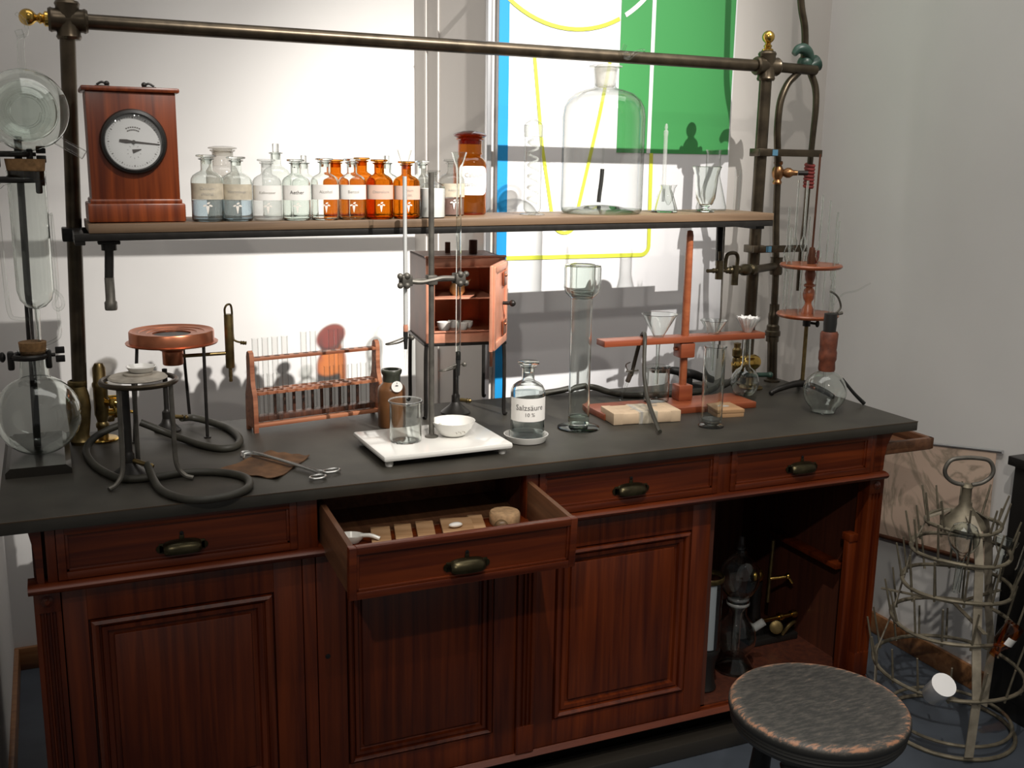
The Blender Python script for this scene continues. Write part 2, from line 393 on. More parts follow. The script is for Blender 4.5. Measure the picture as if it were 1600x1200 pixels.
def lettering(lines, mat, parent, r=None, centre=0.0, off=.0012, name='lettering'):
    """lines: (text, size, x, z). Wraps on a cylinder of radius r facing -y, or stays flat on y = -off when r is None"""
    vs, fs = [], []
    for (s, size, x0, z0) in lines:
        v, f = text_geo(s, size); k = len(vs)
        for co in v:
            x, z = co.x+x0, co.y+z0
            if r: a = centre+x/r; vs.append(((r+off)*math.sin(a), -(r+off)*math.cos(a), z))
            else: vs.append((x, -off, z))
        fs += [tuple(i+k for i in p) for p in f]
    me = bpy.data.meshes.new(name); me.from_pydata(vs, [], fs); me.materials.append(M[mat]); me.update()
    o = bpy.data.objects.new(name, me); COL.objects.link(o); o.parent = parent
    return o
ORD = ['first', 'second', 'third', 'fourth', 'fifth', 'sixth', 'seventh', 'eighth', 'ninth', 'tenth']
TZ = .900          # worktop surface

# ================================================================== SETTING
XL, XR, YB, YN = -2.40, .352, .921, 1.26       # left wall, right wall, wall behind the panel, niche wall
struct(MB().b(-3.6, 1.2, -3.6, 1.4, -.05, 0).build('floor', 'floor'))
struct(MB().b(XL-.10, -1.06, YN, YN+.1, 0, 3.3).build('wall_back_niche', 'wall'))
w = MB().prism([(-1.10, YN+.1), (-.950, YB), (XR+.1, YB), (XR+.1, YN+.1)], 0, 3.3, Matrix(((1, 0, 0, 0), (0, 0, 1, 0), (0, 1, 0, 0), (0, 0, 0, 1))))
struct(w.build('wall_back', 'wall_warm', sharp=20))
struct(MB().b(XL-.1, XL, -.35, YN+.1, 0, 3.3).build('wall_left', 'wall'))
struct(MB().b(XR, XR+.1, -2.2, YB+.1, 0, 3.3).build('wall_right', 'wall'))
struct(MB().b(XL, -1.06, YN-.014, YN, 0, .075, .003).build('baseboard_back', 'base'))
struct(MB().b(XL, XL+.014, -.35, YN-.014, 0, .075, .003).build('baseboard_left', 'base'))
struct(MB().b(XR-.014, XR, -1.9, YB, 0, .075, .003).build('baseboard_right', 'base'))
# upright mouldings of the slanted return between niche and panel
dx, dy = -.950+1.10, YB-(YN+.1)
for k, (t, wd, d) in enumerate([(.36, .012, .003), (.50, .008, .003)]):
    px, py = -1.10+dx*t, YN+.1+dy*t
    struct(MB().box((px-.003, py-.002, 1.65), (wd, d*2, 3.3), .002, (0, 0, math.atan2(dy, dx))).build('trim_%d' % (k+1), 'wall_warm'))
struct(MB().b(-.955, -.938, YB-.022, YB, 0, 3.3, .003).build('trim_3', 'alu'))

# display panel behind the bench (printed board)
t = thing('display_panel', 'tall white display board with blue stripe and green field behind the glass bottles', 'panel', (0, YB-.001, 0))
MB().b(-.918, -.058, -.020, 0, .40, 2.95).build('board', 'panelwhite', t)
MB().b(-.918, -.884, -.0215, -.0195, .40, 2.95).build('blue_stripe', 'blue', t)
MB().b(-.498, -.064, -.0215, -.0195, 1.632, 2.95).build('green_field', 'green', t)
mb = MB(); mb.b(-.386, -.372, -.0226, -.0212, 1.632, 2.95)
rr = [(-.67+.362*math.cos(a), 2.36+.362*math.sin(a)) for a in [R(-62+52*i/14) for i in range(15)]]
rin = [(-.67+.348*math.cos(a), 2.36+.348*math.sin(a)) for a in [R(-10-52*i/14) for i in range(15)]]
mb.prism([p for p in rr if p[0] > -.498]+[p for p in rin if p[0] > -.498], -.0226, -.0212)
mb.build('white_lines', 'panelwhite', t)
def ribbon(mb, pts, w, y0=-.0222, y1=-.0206):
    pts = [Vector((p[0], p[1])) for p in pts]; a, b = [], []
    for i, p in enumerate(pts):
        d = pts[min(i+1, len(pts)-1)]-pts[max(i-1, 0)]; d.normalize(); n = Vector((-d.y, d.x))*w/2
        a.append(tuple(p+n)); b.append(tuple(p-n))
    for i in range(len(pts)-1): mb.prism([a[i], a[i+1], b[i+1], b[i]], y0, y1)
mb = MB()
ribbon(mb, [(-.884, 1.298), (-.392, 1.298)]+[(-.392+.030*math.cos(a), 1.328+.030*math.sin(a)) for a in [R(-80+16*i) for i in range(6)]]+[(-.362, 1.335), (-.367, 1.632)], .013)
ribbon(mb, [(-.800, 1.93), (-.766, 1.644), (-.724, 1.420)]+[(-.680+.044*math.cos(a), 1.420-.045*math.sin(-a)) for a in [R(190+16*i) for i in range(11)]]+[(-.636, 1.440), (-.565, 1.748), (-.53, 1.93)], .011)
ribbon(mb, [(-.67+.355*math.cos(a), 2.36+.355*math.sin(a)) for a in [R(-150+88*i/20) for i in range(21)]], .012)
mb.build('lime_lines', 'lime', t)

# ================================================================== BENCH
bench = thing('lab_bench', 'long red brown wooden laboratory bench with panelled doors, drawers and an open right bay', 'bench', (0, 0, 0))
FY = .046
mb = MB()
mb.b(-2.288, -2.262, .06, .655, .10, .872); mb.b(-.098, -.070, .06, .655, .10, .872)
mb.b(-1.738, -1.716, .08, .64, .10, .757); mb.b(-1.200, -1.178, .08, .64, .10, .757); mb.b(-.650, -.628, .06, .64, .10, .757)
mb.b(-2.27, -.09, .64, .655, .10, .872); mb.b(-2.27, -.09, .06, .64, .108, .126); mb.b(-2.27, -.09, .05, .64, .74, .757)
mb.b(-1.730, -1.712, .035, .64, .757, .872); mb.b(-1.203, -1.180, .035, .64, .757, .872); mb.b(-.648, -.624, .05, .64, .757, .872)
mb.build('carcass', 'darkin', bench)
mb = MB()
mb.b(-1.743, -1.714, FY, .08, .118, .735, .002); mb.b(-2.288, -.07, FY+.006, .08, .105, .122)
mb.b(-2.262, -2.243, .022, .06, .757, .872, .001); mb.b(-1.757, -1.712, .022, .06, .757, .872, .001)
mb.b(-1.205, -1.172, .022, .06, .757, .872, .001); mb.b(-.655, -.616, .022, .06, .757, .872, .001); mb.b(-.142, -.10, .022, .06, .757, .872, .001)
mb.build('face_frame', 'redwoodV', bench)
# fluted pilasters
def pilaster(x0, x1, parent=bench, z0=.118, z1=.735):
    wd = x1-x0; n = 3; out = [(x0, .085), (x0, FY-.006)]
    g0 = x0+wd*.16; gw = wd*.68/n
    for i in range(n):
        a = g0+i*gw
        out += [(a+gw*.12, FY-.006), (a+gw*.3, FY+.001), (a+gw*.7, FY+.001), (a+gw*.88, FY-.006)]
    out += [(x1, FY-.006), (x1, .085)]
    T = Matrix(((1, 0, 0, 0), (0, 0, 1, 0), (0, 1, 0, 0), (0, 0, 0, 1)))
    mb = MB().prism(out, z0+.075, z1-.05, T).b(x0, x1, FY-.007, .085, z0, z0+.075, .001).b(x0, x1, FY-.007, .085, z1-.05, z1, .001)
    mb.lathe([(0, 0), (.012, 0), (.012, .003), (.007, .006), (.004, .009), (0, .009)], at=((x0+x1)/2, FY-.006, z1-.025), rot=(PI/2, 0, 0), n=16)
    return mb.build('pilaster', 'redwoodV', parent, sharp=25)
pilaster(-2.292, -2.242); pilaster(-1.212, -1.163); pilaster(-.118, -.066)
# cornice moulding, plinth, base board, end corbels
T_yz = lambda: Matrix(((0, 1, 0, 0), (1, 0, 0, 0), (0, 0, 1, 0), (0, 0, 0, 1)))   # outline (y,z) extruded along x
half = [(.06, .735), (.022, .735), (.010, .738), (.003, .744), (.001, .749), (.006, .754), (.016, .757), (.06, .757)]
MB().prism(half, -2.300, -.086, T_yz()).build('cornice_moulding', 'redwood', bench)
MB().prism([(.06, .100), (.040, .100), (.034, .106), (.040, .112), (.046, .118), (.06, .118)], -2.292, -.066, T_yz()).build('base_moulding', 'redwood', bench)
MB().b(-2.27, -.09, .12, .64, 0, .10).build('plinth', 'black', bench)
MB().b(-2.275, -.085, .018, .075, 0, .046, .004).build('base_board', 'darkfoot', bench)
for side, x0, s in (('l', -2.288, -1), ('r', -.070, 1)):
    pr = [(0, .757), (.004*s, .765), (.005*s, .80), (.010*s, .83), (.022*s, .855), (.030*s, .872), (-.03*s, .872), (-.03*s, .757)]
    if s < 0: pr = [(p[0]*.4, p[1]) for p in pr]
    MB().prism([(x0-.025*s*(1 if s > 0 else .3)+p[0]*1.0, p[1]) for p in pr], .022, .62).build('end_corbel', 'redwood', bench)
# doors
def door(x0, x1, px0, px1, ix0, ix1, z0=.120, z1=.735, pz0=.190, pz1=.655):
    d = MB()
    d.b(x0, px0, FY, FY+.022, z0, z1, .001); d.b(px1, x1, FY, FY+.022, z0, z1, .001)
    d.b(px0, px1, FY, FY+.022, z0, pz0, .001); d.b(px0, px1, FY, FY+.022, pz1, z1, .001)
    o = d.build('door', 'redwoodV', bench)
    q = MB(); mw = (ix0-px0)
    prof = [(0, 0), (.02, .010), (.10, .010), (.13, -.004), (.30, -.008), (.46, -.002), (.50, .007), (.55, .007), (.60, .002), (.84, .003), (.90, .012), (1.0, .013)]
    loops = []
    for (u, y) in prof:
        e = u*mw; loops.append([q.bm.verts.new((px0+e, FY+y, pz0+e*.9)), q.bm.verts.new((px1-e, FY+y, pz0+e*.9)), q.bm.verts.new((px1-e, FY+y, pz1-e*.9)), q.bm.verts.new((px0+e, FY+y, pz1-e*.9))])
    back = [q.bm.verts.new((v.co.x, FY+.018, v.co.z)) for v in loops[0]]
    loops.insert(0, back)
    for a, c in zip(loops[:-1], loops[1:]):
        for i in range(4): q.bm.faces.new((a[i], a[(i+1) % 4], c[(i+1) % 4], c[i]))
    q.build('panel_moulding', 'redwoodV', o, sharp=15)
    p = MB(); p.b(px0+.005, px1-.005, FY+.014, FY+.02, pz0+.005, pz1-.005)
    p.b(ix0+.006, ix1-.006, FY+.006, FY+.016, pz0+mw*.9+.006, pz1-mw*.9-.006, .003)
    p.build('door_panel', 'redwoodV', o)
    return o
door(-2.240, -1.745, -2.193, -1.808, -2.150, -1.852)
d2 = door(-1.712, -1.214, -1.645, -1.274, -1.612, -1.307)
MB().lathe([(0, -.002), (.006, -.002), (.006, .001), (.0025, .0015), (0, .0015)], at=(-1.690, FY, .478), rot=(PI/2, 0, 0), n=14).build('keyhole', 'black', d2)
door(-1.161, -.650, -1.108, -.708, -1.066, -.750)
# drawers
def pull(parent, x, y, z):
    q = MB(); N, K = 12, 6; w, h, dp = .040, .022, .024; rows = []
    for k in range(K+1):
        b = (PI*.5)*k/K*1.25-.25
        row = []
        for i in range(N+1):
            a = PI*i/N; ca = max(0, math.sin(a))**.35
            row.append(q.bm.verts.new((x-w*math.cos(a), y-dp*math.cos(b)*ca, z+h*math.sin(b)*ca)))
        rows.append(row)
    for a, c in zip(rows[:-1], rows[1:]):
        for i in range(N): q.bm.faces.new((a[i], a[i+1], c[i+1], c[i]))
    q.b(x-.047, x+.047, y-.003, y, z-.006, z+.016, .003)
    q.lathe([(0, 0), (.008, 0), (.008, .003), (0, .003)], at=(x-.045, y, z+.004), rot=(PI/2, 0, 0), n=10)
    q.lathe([(0, 0), (.008, 0), (.008, .003), (0, .003)], at=(x+.045, y, z+.004), rot=(PI/2, 0, 0), n=10)
    q.b(x-.005, x+.005, y-.003, y, z+.014, z+.030, .002)
    q.build('drawer_pull', 'pull', parent)
    MB().lathe([(0, 0), (.0045, 0), (.0045, .0012), (0, .0012)], at=(x, y-.001, z+.034), rot=(PI/2, 0, 0), n=12).b(x-.0018, x+.0018, y-.0022, y-.001, z+.022, z+.034).build('keyhole', 'black', parent)
def drawer_front(x0, x1, z0, z1, y0, mb):
    e = .016
    mb.b(x0, x0+e, y0, y0+.018, z0, z1, .001); mb.b(x1-e, x1, y0, y0+.018, z0, z1, .001)
    mb.b(x0+e, x1-e, y0, y0+.018, z0, z0+e, .001); mb.b(x0+e, x1-e, y0, y0+.018, z1-e, z1, .001)
    q = .006
    mb.b(x0+e, x0+e+q, y0+.004, y0+.018, z0+e, z1-e, .001); mb.b(x1-e-q, x1-e, y0+.004, y0+.018, z0+e, z1-e, .001)
    mb.b(x0+e, x1-e, y0+.004, y0+.018, z0+e, z0+e+q, .001)
    mb.b(x0+e, x1-e, y0+.008, y0+.016, z0+e, z1-e)
for (x0, x1) in ((-2.242, -1.758), (-1.171, -.656), (-.615, -.143)):
    mb = MB(); drawer_front(x0, x1, .759, .870, .018, mb)
    o = mb.build('drawer', 'redwood', bench); pull(o, (x0+x1)/2-.0, .026, .793)
# the open drawer, sagging a little on its runners
od = MB(); drawer_front(-.258, .258, -.058, .058, 0, od)
od = od.build('drawer', 'redwood', bench, loc=(-1.446, -.212, .777), rot=(R(4.2), 0, 0))
MB().b(-.256, -.244, .018, .45, -.050, .056, .001).b(.244, .256, .018, .45, -.050, .056, .001).b(-.244, .244, .43, .44, -.050, .050).b(-.246, .246, .014, .44, -.048, -.040).build('drawer_box', 'innerwood', od)
pull(od, 0, .008, -.022)
# jamb and catch block in the open bay
MB().b(-.150, -.118, .07, .09, .126, .535, .001).b(-.150, -.118, .066, .10, .535, .558, .002).build('bay_jamb', 'redwoodV', bench)
MB().b(-.135, -.098, .13, .45, .425, .440, .001).build('bay_ledge', 'redwood', bench)
# pull-out slide at the right end
sl = MB(); sl.b(-.08, .105, .035, .05, .800, .834, .003); sl.b(-.08, .105, .205, .22, .800, .834, .003); sl.b(.09, .105, .035, .22, .800, .834, .003); sl.b(-.08, .10, .04, .21, .798, .806)
sl.build('pullout_tray', 'innerwood', bench)

wt = MB().b(-2.345, 0, 0, .676, .873, TZ, .002).build('worktop', 'top')
MB().b(-2.3449, -.0002, -.0006, .0016, TZ-.0024, TZ+.0003).build('worn_edge', 'edgewear', wt)
tag(wt, 'long black slate coloured bench top with worn front edge', 'worktop')

# ================================================================== PIPE FRAME AND SHELF
fr = thing('pipe_frame', 'bronzed pipe frame standing on the bench with a long top bar and brass balls', 'frame', (0, 0, 0))
def cross(mb, p, ax, r=.026, L=.085):
    a = Vector(ax).normalized(); p = Vector(p)
    mb.lathe_to([(0, 0), (r*.95, 0), (r*1.08, .006), (r, .012), (r, L-.012), (r*1.08, L-.006), (r*.95, L), (0, L)], p-a*L/2, p+a*L/2, n=18)
LB, LT = Vector((-2.172, .565, TZ)), Vector((-2.135, .575, 1.972)); RB, RT = Vector((-.172, .575, TZ)), Vector((-.168, .575, 1.940))
MB().cyl(LB, LT, .0175, 20).build('post', 'pipe', fr); MB().cyl(RB, RT, .019, 20).build('post', 'pipe', fr)
BL, BR = Vector((-2.155, .575, 1.9025)), Vector((-.13, .575, 1.8945))
MB().cyl(BL, BR, .0178, 20).build('top_bar', 'pipe', fr)
mb = MB(); cross(mb, (-2.135, .575, 1.9025), (0, 0, 1)); cross(mb, (-2.135, .575, 1.9025), (1, 0, 0)); mb.build('pipe_cross', 'pipe', fr)
mb = MB(); cross(mb, (-.168, .575, 1.8945), (0, 0, 1)); cross(mb, (-.168, .575, 1.8945), (1, 0, 0)); mb.cyl((-.13, .575, 1.8945), (.030, .590, 1.893), .0155); mb.build('pipe_cross', 'pipe', fr)
ball = [(0, 0), (.017, 0), (.017, .008), (.010, .012), (.013, .018), (.008, .024), (.010, .028)]+[(.019*math.sin(a), .044-.019*math.cos(a)) for a in [R(35+145*i/10) for i in range(11)]]; ball[-1] = (0, .063)
MB().lathe(ball, at=(-.168, .575, 1.936), n=20).build('brass_ball', 'brass', fr)
MB().lathe(ball, at=(-2.135, .575, 1.953), n=20).build('brass_ball', 'brass', fr)
MB().lathe_to(ball, (-2.176, .575, 1.903), (-2.24, .575, 1.905)).build('brass_ball', 'brass', fr)
MB().lathe([(0, 0), (.024, 0), (.026, .008), (.020, .02), (.024, .05), (.028, .09), (.026, .12), (.020, .145), (.023, .15), (.022, .158), (.018, .16)], at=(LB.x, LB.y, TZ)).build('post_base', 'oldbrass', fr)
MB().lathe([(0, 0), (.032, 0), (.032, .006), (.022, .010), (.021, .03), (.019, .032)], at=(RB.x, RB.y, TZ)).build('post_base', 'pipe', fr)
# iron straps on the right post
for z, x1 in ((1.638, .045), (1.341, .012)):
    MB().b(-.194, x1, .545, .551, z-.011, z+.011, .001).b(-.194, -.149, .551, .600, z-.012, z+.012, .002).build('strap', 'pipe', fr)
    MB().b(-.148, -.128, .5435, .5455, z-.009, z+.009).build('strap_patina', 'bluelabel', fr)

sh = thing('glass_shelf', 'long dark wooden shelf under the pipe frame carrying the bottles', 'shelf', (-2.13, 0, 1.4505))
sh.rotation_euler = (0, -.0075, 0)
MB().b(0, 1.850, .345, .598, -.020, 0, .002).build('shelf_board', 'shelf', sh)
MB().b(-.03, 1.850, .348, .366, -.037, -.0205, .001).b(-.03, 1.83, .57, .588, -.037, -.0205, .001).build('shelf_rail', 'iron', sh)
MB().b(-.052, -.005, .545, .605, -.052, -.020, .003).b(-.03, -.008, .35, .60, -.046, -.022, .002).build('shelf_clamp', 'iron', sh)
MB().b(1.80, 1.985, .555, .600, -.046, -.0205, .003).b(1.80, 1.83, .36, .60, -.046, -.0205, .002).build('shelf_clamp', 'iron', sh)
def hanging_tap(x, y, z1, z0, label):
    o = thing('hanging_tap', label, 'tap', (x, y, 0))
    MB().b(-.024, .024, -.02, .02, z1-.008, z1, .002).cyl((0, 0, z1-.008), (0, 0, z1-.022), .017).build('bracket', 'iron', o)
    MB().cyl((0, 0, z1-.02), (-.004, 0, z0+.075), .010).build('stem', 'iron', o)
    return o
o = hanging_tap(-2.087, .40, 1.411, 1.252, 'grey pipe stub hanging under the left end of the shelf')
MB().lathe([(0, 0), (.013, 0), (.014, .005), (.014, .018), (.011, .022), (.0105, .075), (0, .075)], at=(-.004, 0, 1.252), n=8).build('nozzle', 'grayiron', o)
def sz(x): return 1.4505+.0075*(x+2.13)+.0006

# ================================================================== THINGS ON THE SHELF
# wooden case with a white dial
t = thing('dial_instrument', 'wooden cased instrument with round white dial and black bezel at the shelf end', 'instrument', (-2.022, .455, sz(-2.022)+.0008), R(0))
MB().b(-.105, .105, -.075, .075, 0, .042, .004).b(-.099, .099, -.070, .070, .040, .052, .004).build('plinth', 'barowood', t)
MB().b(-.095, .095, -.066, .066, .050, .286, .002).build('case', 'barowood', t)
MB().b(-.104, .104, -.074, .072, .286, .297, .004).build('top_board', 'barowood', t)
for x, s in ((-.055, 1), (.045, -1)):
    mb = MB(); mb.b(x-.016, x+.016, -.01, .01, .297, .302, .002).sph((x+.010*s, 0, .306), .006).tube([(x-.012, 0, .303), (x, 0, .309), (x+.012, 0, .303)], .0025, 8)
    mb.build('top_hook', 'iron', t)
dz = .178
MB().lathe([(.071, 0), (.072, .006), (.069, .014), (.063, .017), (.0605, .012), (.0605, .004), (.060, 0)], at=(0, -.066, dz), rot=(PI/2, 0, 0), n=48).build('bezel', 'black', t)
dial = MB().lathe([(0, 0), (.0615, 0), (.0615, .003), (0, .003)], at=(0, -.066, dz), rot=(PI/2, 0, 0), n=48).build('dial', 'enamel', t)
mb = MB()
for i in range(60):
    a = 2*PI*i/60; L = .004 if i % 5 == 0 else .002
    T = Matrix.Translation((0, -.0692, dz)) @ Matrix.Rotation(a, 4, 'Y')
    mb.box((0, 0, .055-L/2), (.0009 if i % 5 else .0020, .0003, L), mx=T)
for i in range(10):
    a = 2*PI*i/10; T = Matrix.Translation((0, -.0692, dz-.022)) @ Matrix.Rotation(a, 4, 'Y'); mb.box((0, 0, .014), (.0008, .0003, .003), mx=T)
for i in range(7):
    for k, rr_ in ((0, .032), (1, .026)):
        T = Matrix.Translation((0, -.0692, dz)) @ Matrix.Rotation(R(-26+i*8.6), 4, 'Y'); mb.box((0, 0, rr_), (.0034, .0003, .0030), mx=T)
mb.build('dial_marks', 'dialink', dial)
T = Matrix.Translation((0, -.0705, dz)) @ Matrix.Rotation(R(95), 4, 'Y')
MB().prism([(-.0020, 0), (.0020, 0), (.0010, .056), (-.0010, .056)], -.0004, .0004, T).prism([(-.0016, 0), (-.004, -.015), (-.0028, -.030), (.0028, -.030), (.004, -.015), (.0016, 0)], -.0004, .0004, T).lathe([(0, 0), (.004, 0), (.004, .002), (0, .002)], at=(0, -.0700, dz), rot=(PI/2, 0, 0), n=14).prism([(-.0042, -.003), (.0042, -.003), (.0006, .016), (-.0006, .016)], -.0004, .0004, Matrix.Translation((0, -.0702, dz-.020)) @ Matrix.Rotation(R(76), 4, 'Y')).build('pointer', 'ink', dial)
MB().lathe([(.062, 0), (.050, .004), (.030, .007), (0, .0085)], at=(0, -.0755, dz), rot=(PI/2, 0, 0), n=40).build('dial_glass', 'glassT', t)

def pale_mark(parent, r, zc, k=1.0, mat='pale_mark'):  # pale flat leaf and teardrop shapes on the bottle front
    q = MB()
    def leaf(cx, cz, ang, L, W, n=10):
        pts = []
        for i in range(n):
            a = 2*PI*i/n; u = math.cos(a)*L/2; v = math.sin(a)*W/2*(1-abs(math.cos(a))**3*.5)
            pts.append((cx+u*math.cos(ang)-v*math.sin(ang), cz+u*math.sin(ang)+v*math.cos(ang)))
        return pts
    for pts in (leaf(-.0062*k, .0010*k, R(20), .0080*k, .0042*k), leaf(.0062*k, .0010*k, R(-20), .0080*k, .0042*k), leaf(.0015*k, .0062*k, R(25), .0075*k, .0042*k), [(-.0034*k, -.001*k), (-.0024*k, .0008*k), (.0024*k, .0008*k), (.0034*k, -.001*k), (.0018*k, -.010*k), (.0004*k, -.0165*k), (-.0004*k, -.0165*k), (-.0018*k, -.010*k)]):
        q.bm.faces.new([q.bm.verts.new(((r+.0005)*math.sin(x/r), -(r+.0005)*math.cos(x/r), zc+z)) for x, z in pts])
    return q.build('bottle_mark', mat, parent)

def bottle(label, x, y, r, h, mat='glass', lab='paper', lines=None, inkm='paleink', has_mark=True, stop='flat', liquid=None, lvl=.33, cat='bottle', name='reagent_bottle', rz=-.16, group='reagent bottles on the shelf', nr=.36, z=None, lz=(.335, .575), half=1.25):
    t = thing(name, label, cat, (x, y, (sz(x) if z is None else z)), rz, group)
    prof = [(0, .004), (.86*r, .004), (.88*r, 0), (.97*r, .002), (r, .03*h), (r, .60*h), (.97*r, .645*h), (.86*r, .69*h), (.66*r, .725*h), ((nr+.06)*r, .752*h), (nr*r, .775*h), (nr*r, .915*h), ((nr+.12)*r, .93*h), ((nr+.12)*r, .945*h), (nr*r*.9, .948*h)]
    rg = {'glass': 'flint', 'amber': 'ambersolid', 'amberdark': 'ambersolid'}.get(mat, mat) if name != 'amber_jar' and liquid not in ('powder', 'brownpowder') else mat
    body = MB().lathe(prof, n=36).build('body', rg, t, thick=.0018 if rg != mat else 0)
    if stop == 'flat': sp = [(0, .86*h), (nr*.8*r, .86*h), (nr*.9*r, .955*h), (.56*r, .966*h), (.63*r, .972*h), (.63*r, .992*h), (.58*r, h), (0, h)]
    elif stop == 'cyl': sp = [(0, .84*h), (nr*.75*r, .84*h), (nr*.85*r, .945*h), (nr*.62*r, .952*h), (nr*.62*r, 1.06*h), (nr*.55*r, 1.07*h), (0, 1.07*h)]
    elif stop == 'dome': sp = [(0, .86*h), (nr*.85*r, .86*h), (nr*.92*r, .955*h), ((nr+.05)*r, .958*h), (.80*r, .962*h), (.84*r, .970*h), (.80*r, .980*h), (.5*r, .995*h), (0, h)]
    if stop: MB().lathe(sp, n=28).build('stopper', rg, t)
    if lab:
        l = MB().patch(r, lz[0]*h, lz[1]*h, half).build('paper_label', lab, t)
        if lines: lettering([(s, k, 0, (lz[0]+(lz[1]-lz[0])*v)*h) for (s, k, v) in lines], inkm, l, r)
    if has_mark: pale_mark(body, r, .235*h, r/.034)
    if liquid:
        MB().lathe([(0, .006), (.93*r, .006), (.95*r, .02*h), (.95*r, lvl*h), (0, lvl*h)], n=30).build('contents', liquid, t)
    return t
L1 = lambda s, k=.0105: [(s, k, .52)]
L2 = lambda a, b_, k=.0095: [(a, k, .68), (b_, k, .34)]
bottle('large clear bottle with yellowed label beside the dial case', -1.864, .400, .0376, .152, lab='oldpaper', lines=L2('Calcium', 'chlorat', .010), liquid='refractwater', lvl=.32)
bottle('clear bottle with buff label and liquid, second in front row', -1.797, .398, .0352, .148, lab='oldpaper', lines=L1('Natronlauge', .0085), liquid='refractwater', lvl=.32)
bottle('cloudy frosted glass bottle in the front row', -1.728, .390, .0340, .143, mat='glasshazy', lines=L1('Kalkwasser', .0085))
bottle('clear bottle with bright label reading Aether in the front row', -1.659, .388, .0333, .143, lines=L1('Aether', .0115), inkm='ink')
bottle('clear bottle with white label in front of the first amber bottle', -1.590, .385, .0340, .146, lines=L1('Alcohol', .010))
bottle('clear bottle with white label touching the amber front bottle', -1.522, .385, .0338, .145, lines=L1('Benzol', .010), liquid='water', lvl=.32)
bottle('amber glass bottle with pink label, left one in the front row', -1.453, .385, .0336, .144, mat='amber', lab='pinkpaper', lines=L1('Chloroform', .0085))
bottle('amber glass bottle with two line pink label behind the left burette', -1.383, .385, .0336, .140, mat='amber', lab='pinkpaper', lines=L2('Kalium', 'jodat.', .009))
bottle('short clear bottle holding white powder behind the burette rod', -1.313, .388, .0326, .118, lab=None, liquid='powder', lvl=.62, has_mark=False)
bottle('wide necked clear jar with beige domed stopper in the back row', -1.810, .508, .0415, .173, mat='glasssmoke', lab=None, has_mark=False, stop='dome', nr=.60, name='wide_mouth_jar', cat='jar')
bottle('tall clear bottle with upright knob stopper in the back row', -1.683, .500, .0350, .168, lab=None, has_mark=False, stop='cyl')
bottle('clear bottle with small cylinder stopper behind the Aether bottle', -1.613, .505, .0320, .142, lab=None, has_mark=False, stop='cyl')
bottle('amber bottle in the back row, the left one of two', -1.533, .500, .0327, .143, mat='amberdark', lab=None, has_mark=False, nr=.42)
bottle('bright amber bottle in the back row, the right one of two', -1.464, .502, .0331, .148, mat='amber', lab=None, has_mark=False, nr=.40)
bottle('clear bottle with cylinder stopper behind the two amber front bottles', -1.397, .505, .0325, .143, lab=None, has_mark=False, stop='cyl')
bottle('clear bottle in the back row just left of the powder bottle stopper', -1.302, .500, .0330, .141, lab=None, has_mark=False)
bottle('clear bottle with grey label and brown powder beside the big amber jar', -1.228, .478, .0345, .145, lab='oldpaper', lines=L1('Antimon', .0085), liquid='brownpowder', lvl=.30)
# big amber jar
t = bottle('big dark amber jar with black domed stopper and oval white label', -1.160, .520, .0450, .212, mat='amber', lab=None, has_mark=False, stop=None, nr=.72, name='amber_jar', cat='jar', rz=-.2)
MB().lathe([(0, .185), (.030, .185), (.033, .202), (.038, .203), (.0435, .206), (.0445, .209), (.040, .213), (.018, .219), (0, .220)], n=36).build('stopper', 'amberdark', t)
l = MB().patch(.0452, .052, .128, 1.02, centre=.10, corner=.022, thick=.0008).build('paper_label', 'paper', t)
lettering([('Calcium', .0155, .0045, .104), ('carbonic.', .0145, .0045, .080)], 'paleink', l, .0452, 0, .0016)

# gas washing bottle with glass spiral
x = -1.005; t = thing('gas_washing_bottle', 'tall narrow glass washing bottle with white inner spiral on the shelf', 'bottle', (x, .450, sz(x)))
MB().lathe([(0, .006), (.012, .006), (.030, .004), (.034, .002), (.034, 0), (.010, 0), (.010, .004), (.020, .008), (.0235, .016), (.0235, .215), (.025, .218), (.025, .236), (.021, .242), (.008, .25)], n=30).build('body', 'glass', t)
MB().lathe([(.0238, .205), (.0255, .206), (.0255, .236), (.0238, .237)], n=30).build('ground_neck', 'glasshazy', t)
MB().tube([(.013*math.cos(k*.55), .013*math.sin(k*.55), .03+.0026*k) for k in range(66)], .0032, 6, seg=2).build('glass_spiral', 'glasshazy', t)
MB().tube([(0, 0, .20), (0, 0, .262), (-.004, 0, .285), (-.018, 0, .296), (-.032, 0, .297)], .0035, 8).tube([(.006, 0, .24), (.009, 0, .275), (.016, 0, .292), (.03, 0, .294)], .0035, 8).build('gas_tubes', 'glassT', t)

# big bottle with a rubber tipped tube
x = -.782; t = thing('storage_bottle', 'very large clear glass bottle with flat stopper on the shelf', 'bottle', (x, .470, sz(x)), -.15)
MB().lathe([(0, .022), (.05, .018), (.090, .008), (.106, 0), (.113, .006), (.1145, .02), (.1145, .262), (.111, .288), (.100, .308), (.080, .325), (.055, .334), (.033, .339), (.0285, .345), (.0285, .352)], n=56).build('body', 'glass', t)
MB().lathe([(0, .0225), (.05, .0185), (.088, .0095), (.106, .002), (.112, .008), (.113, .013), (.08, .011), (.05, .02), (0, .024)], n=48).build('thick_base', 'glassgreen', t)
MB().lathe([(.0285, .345), (.0288, .350), (.0325, .388), (.0330, .392), (.045, .394), (.046, .398), (.033, .3985)], n=40).build('ground_neck', 'glasshazy', t)
MB().lathe([(0, .342), (.024, .342), (.030, .392), (.030, .394), (.022, .400), (.012, .404), (0, .405)], n=32).build('stopper', 'glasssmoke', t)
MB().tube([(.0, 0, .335), (.001, 0, .20), (0, 0, .115)], .0028, 8).build('inner_tube', 'glassT', t)
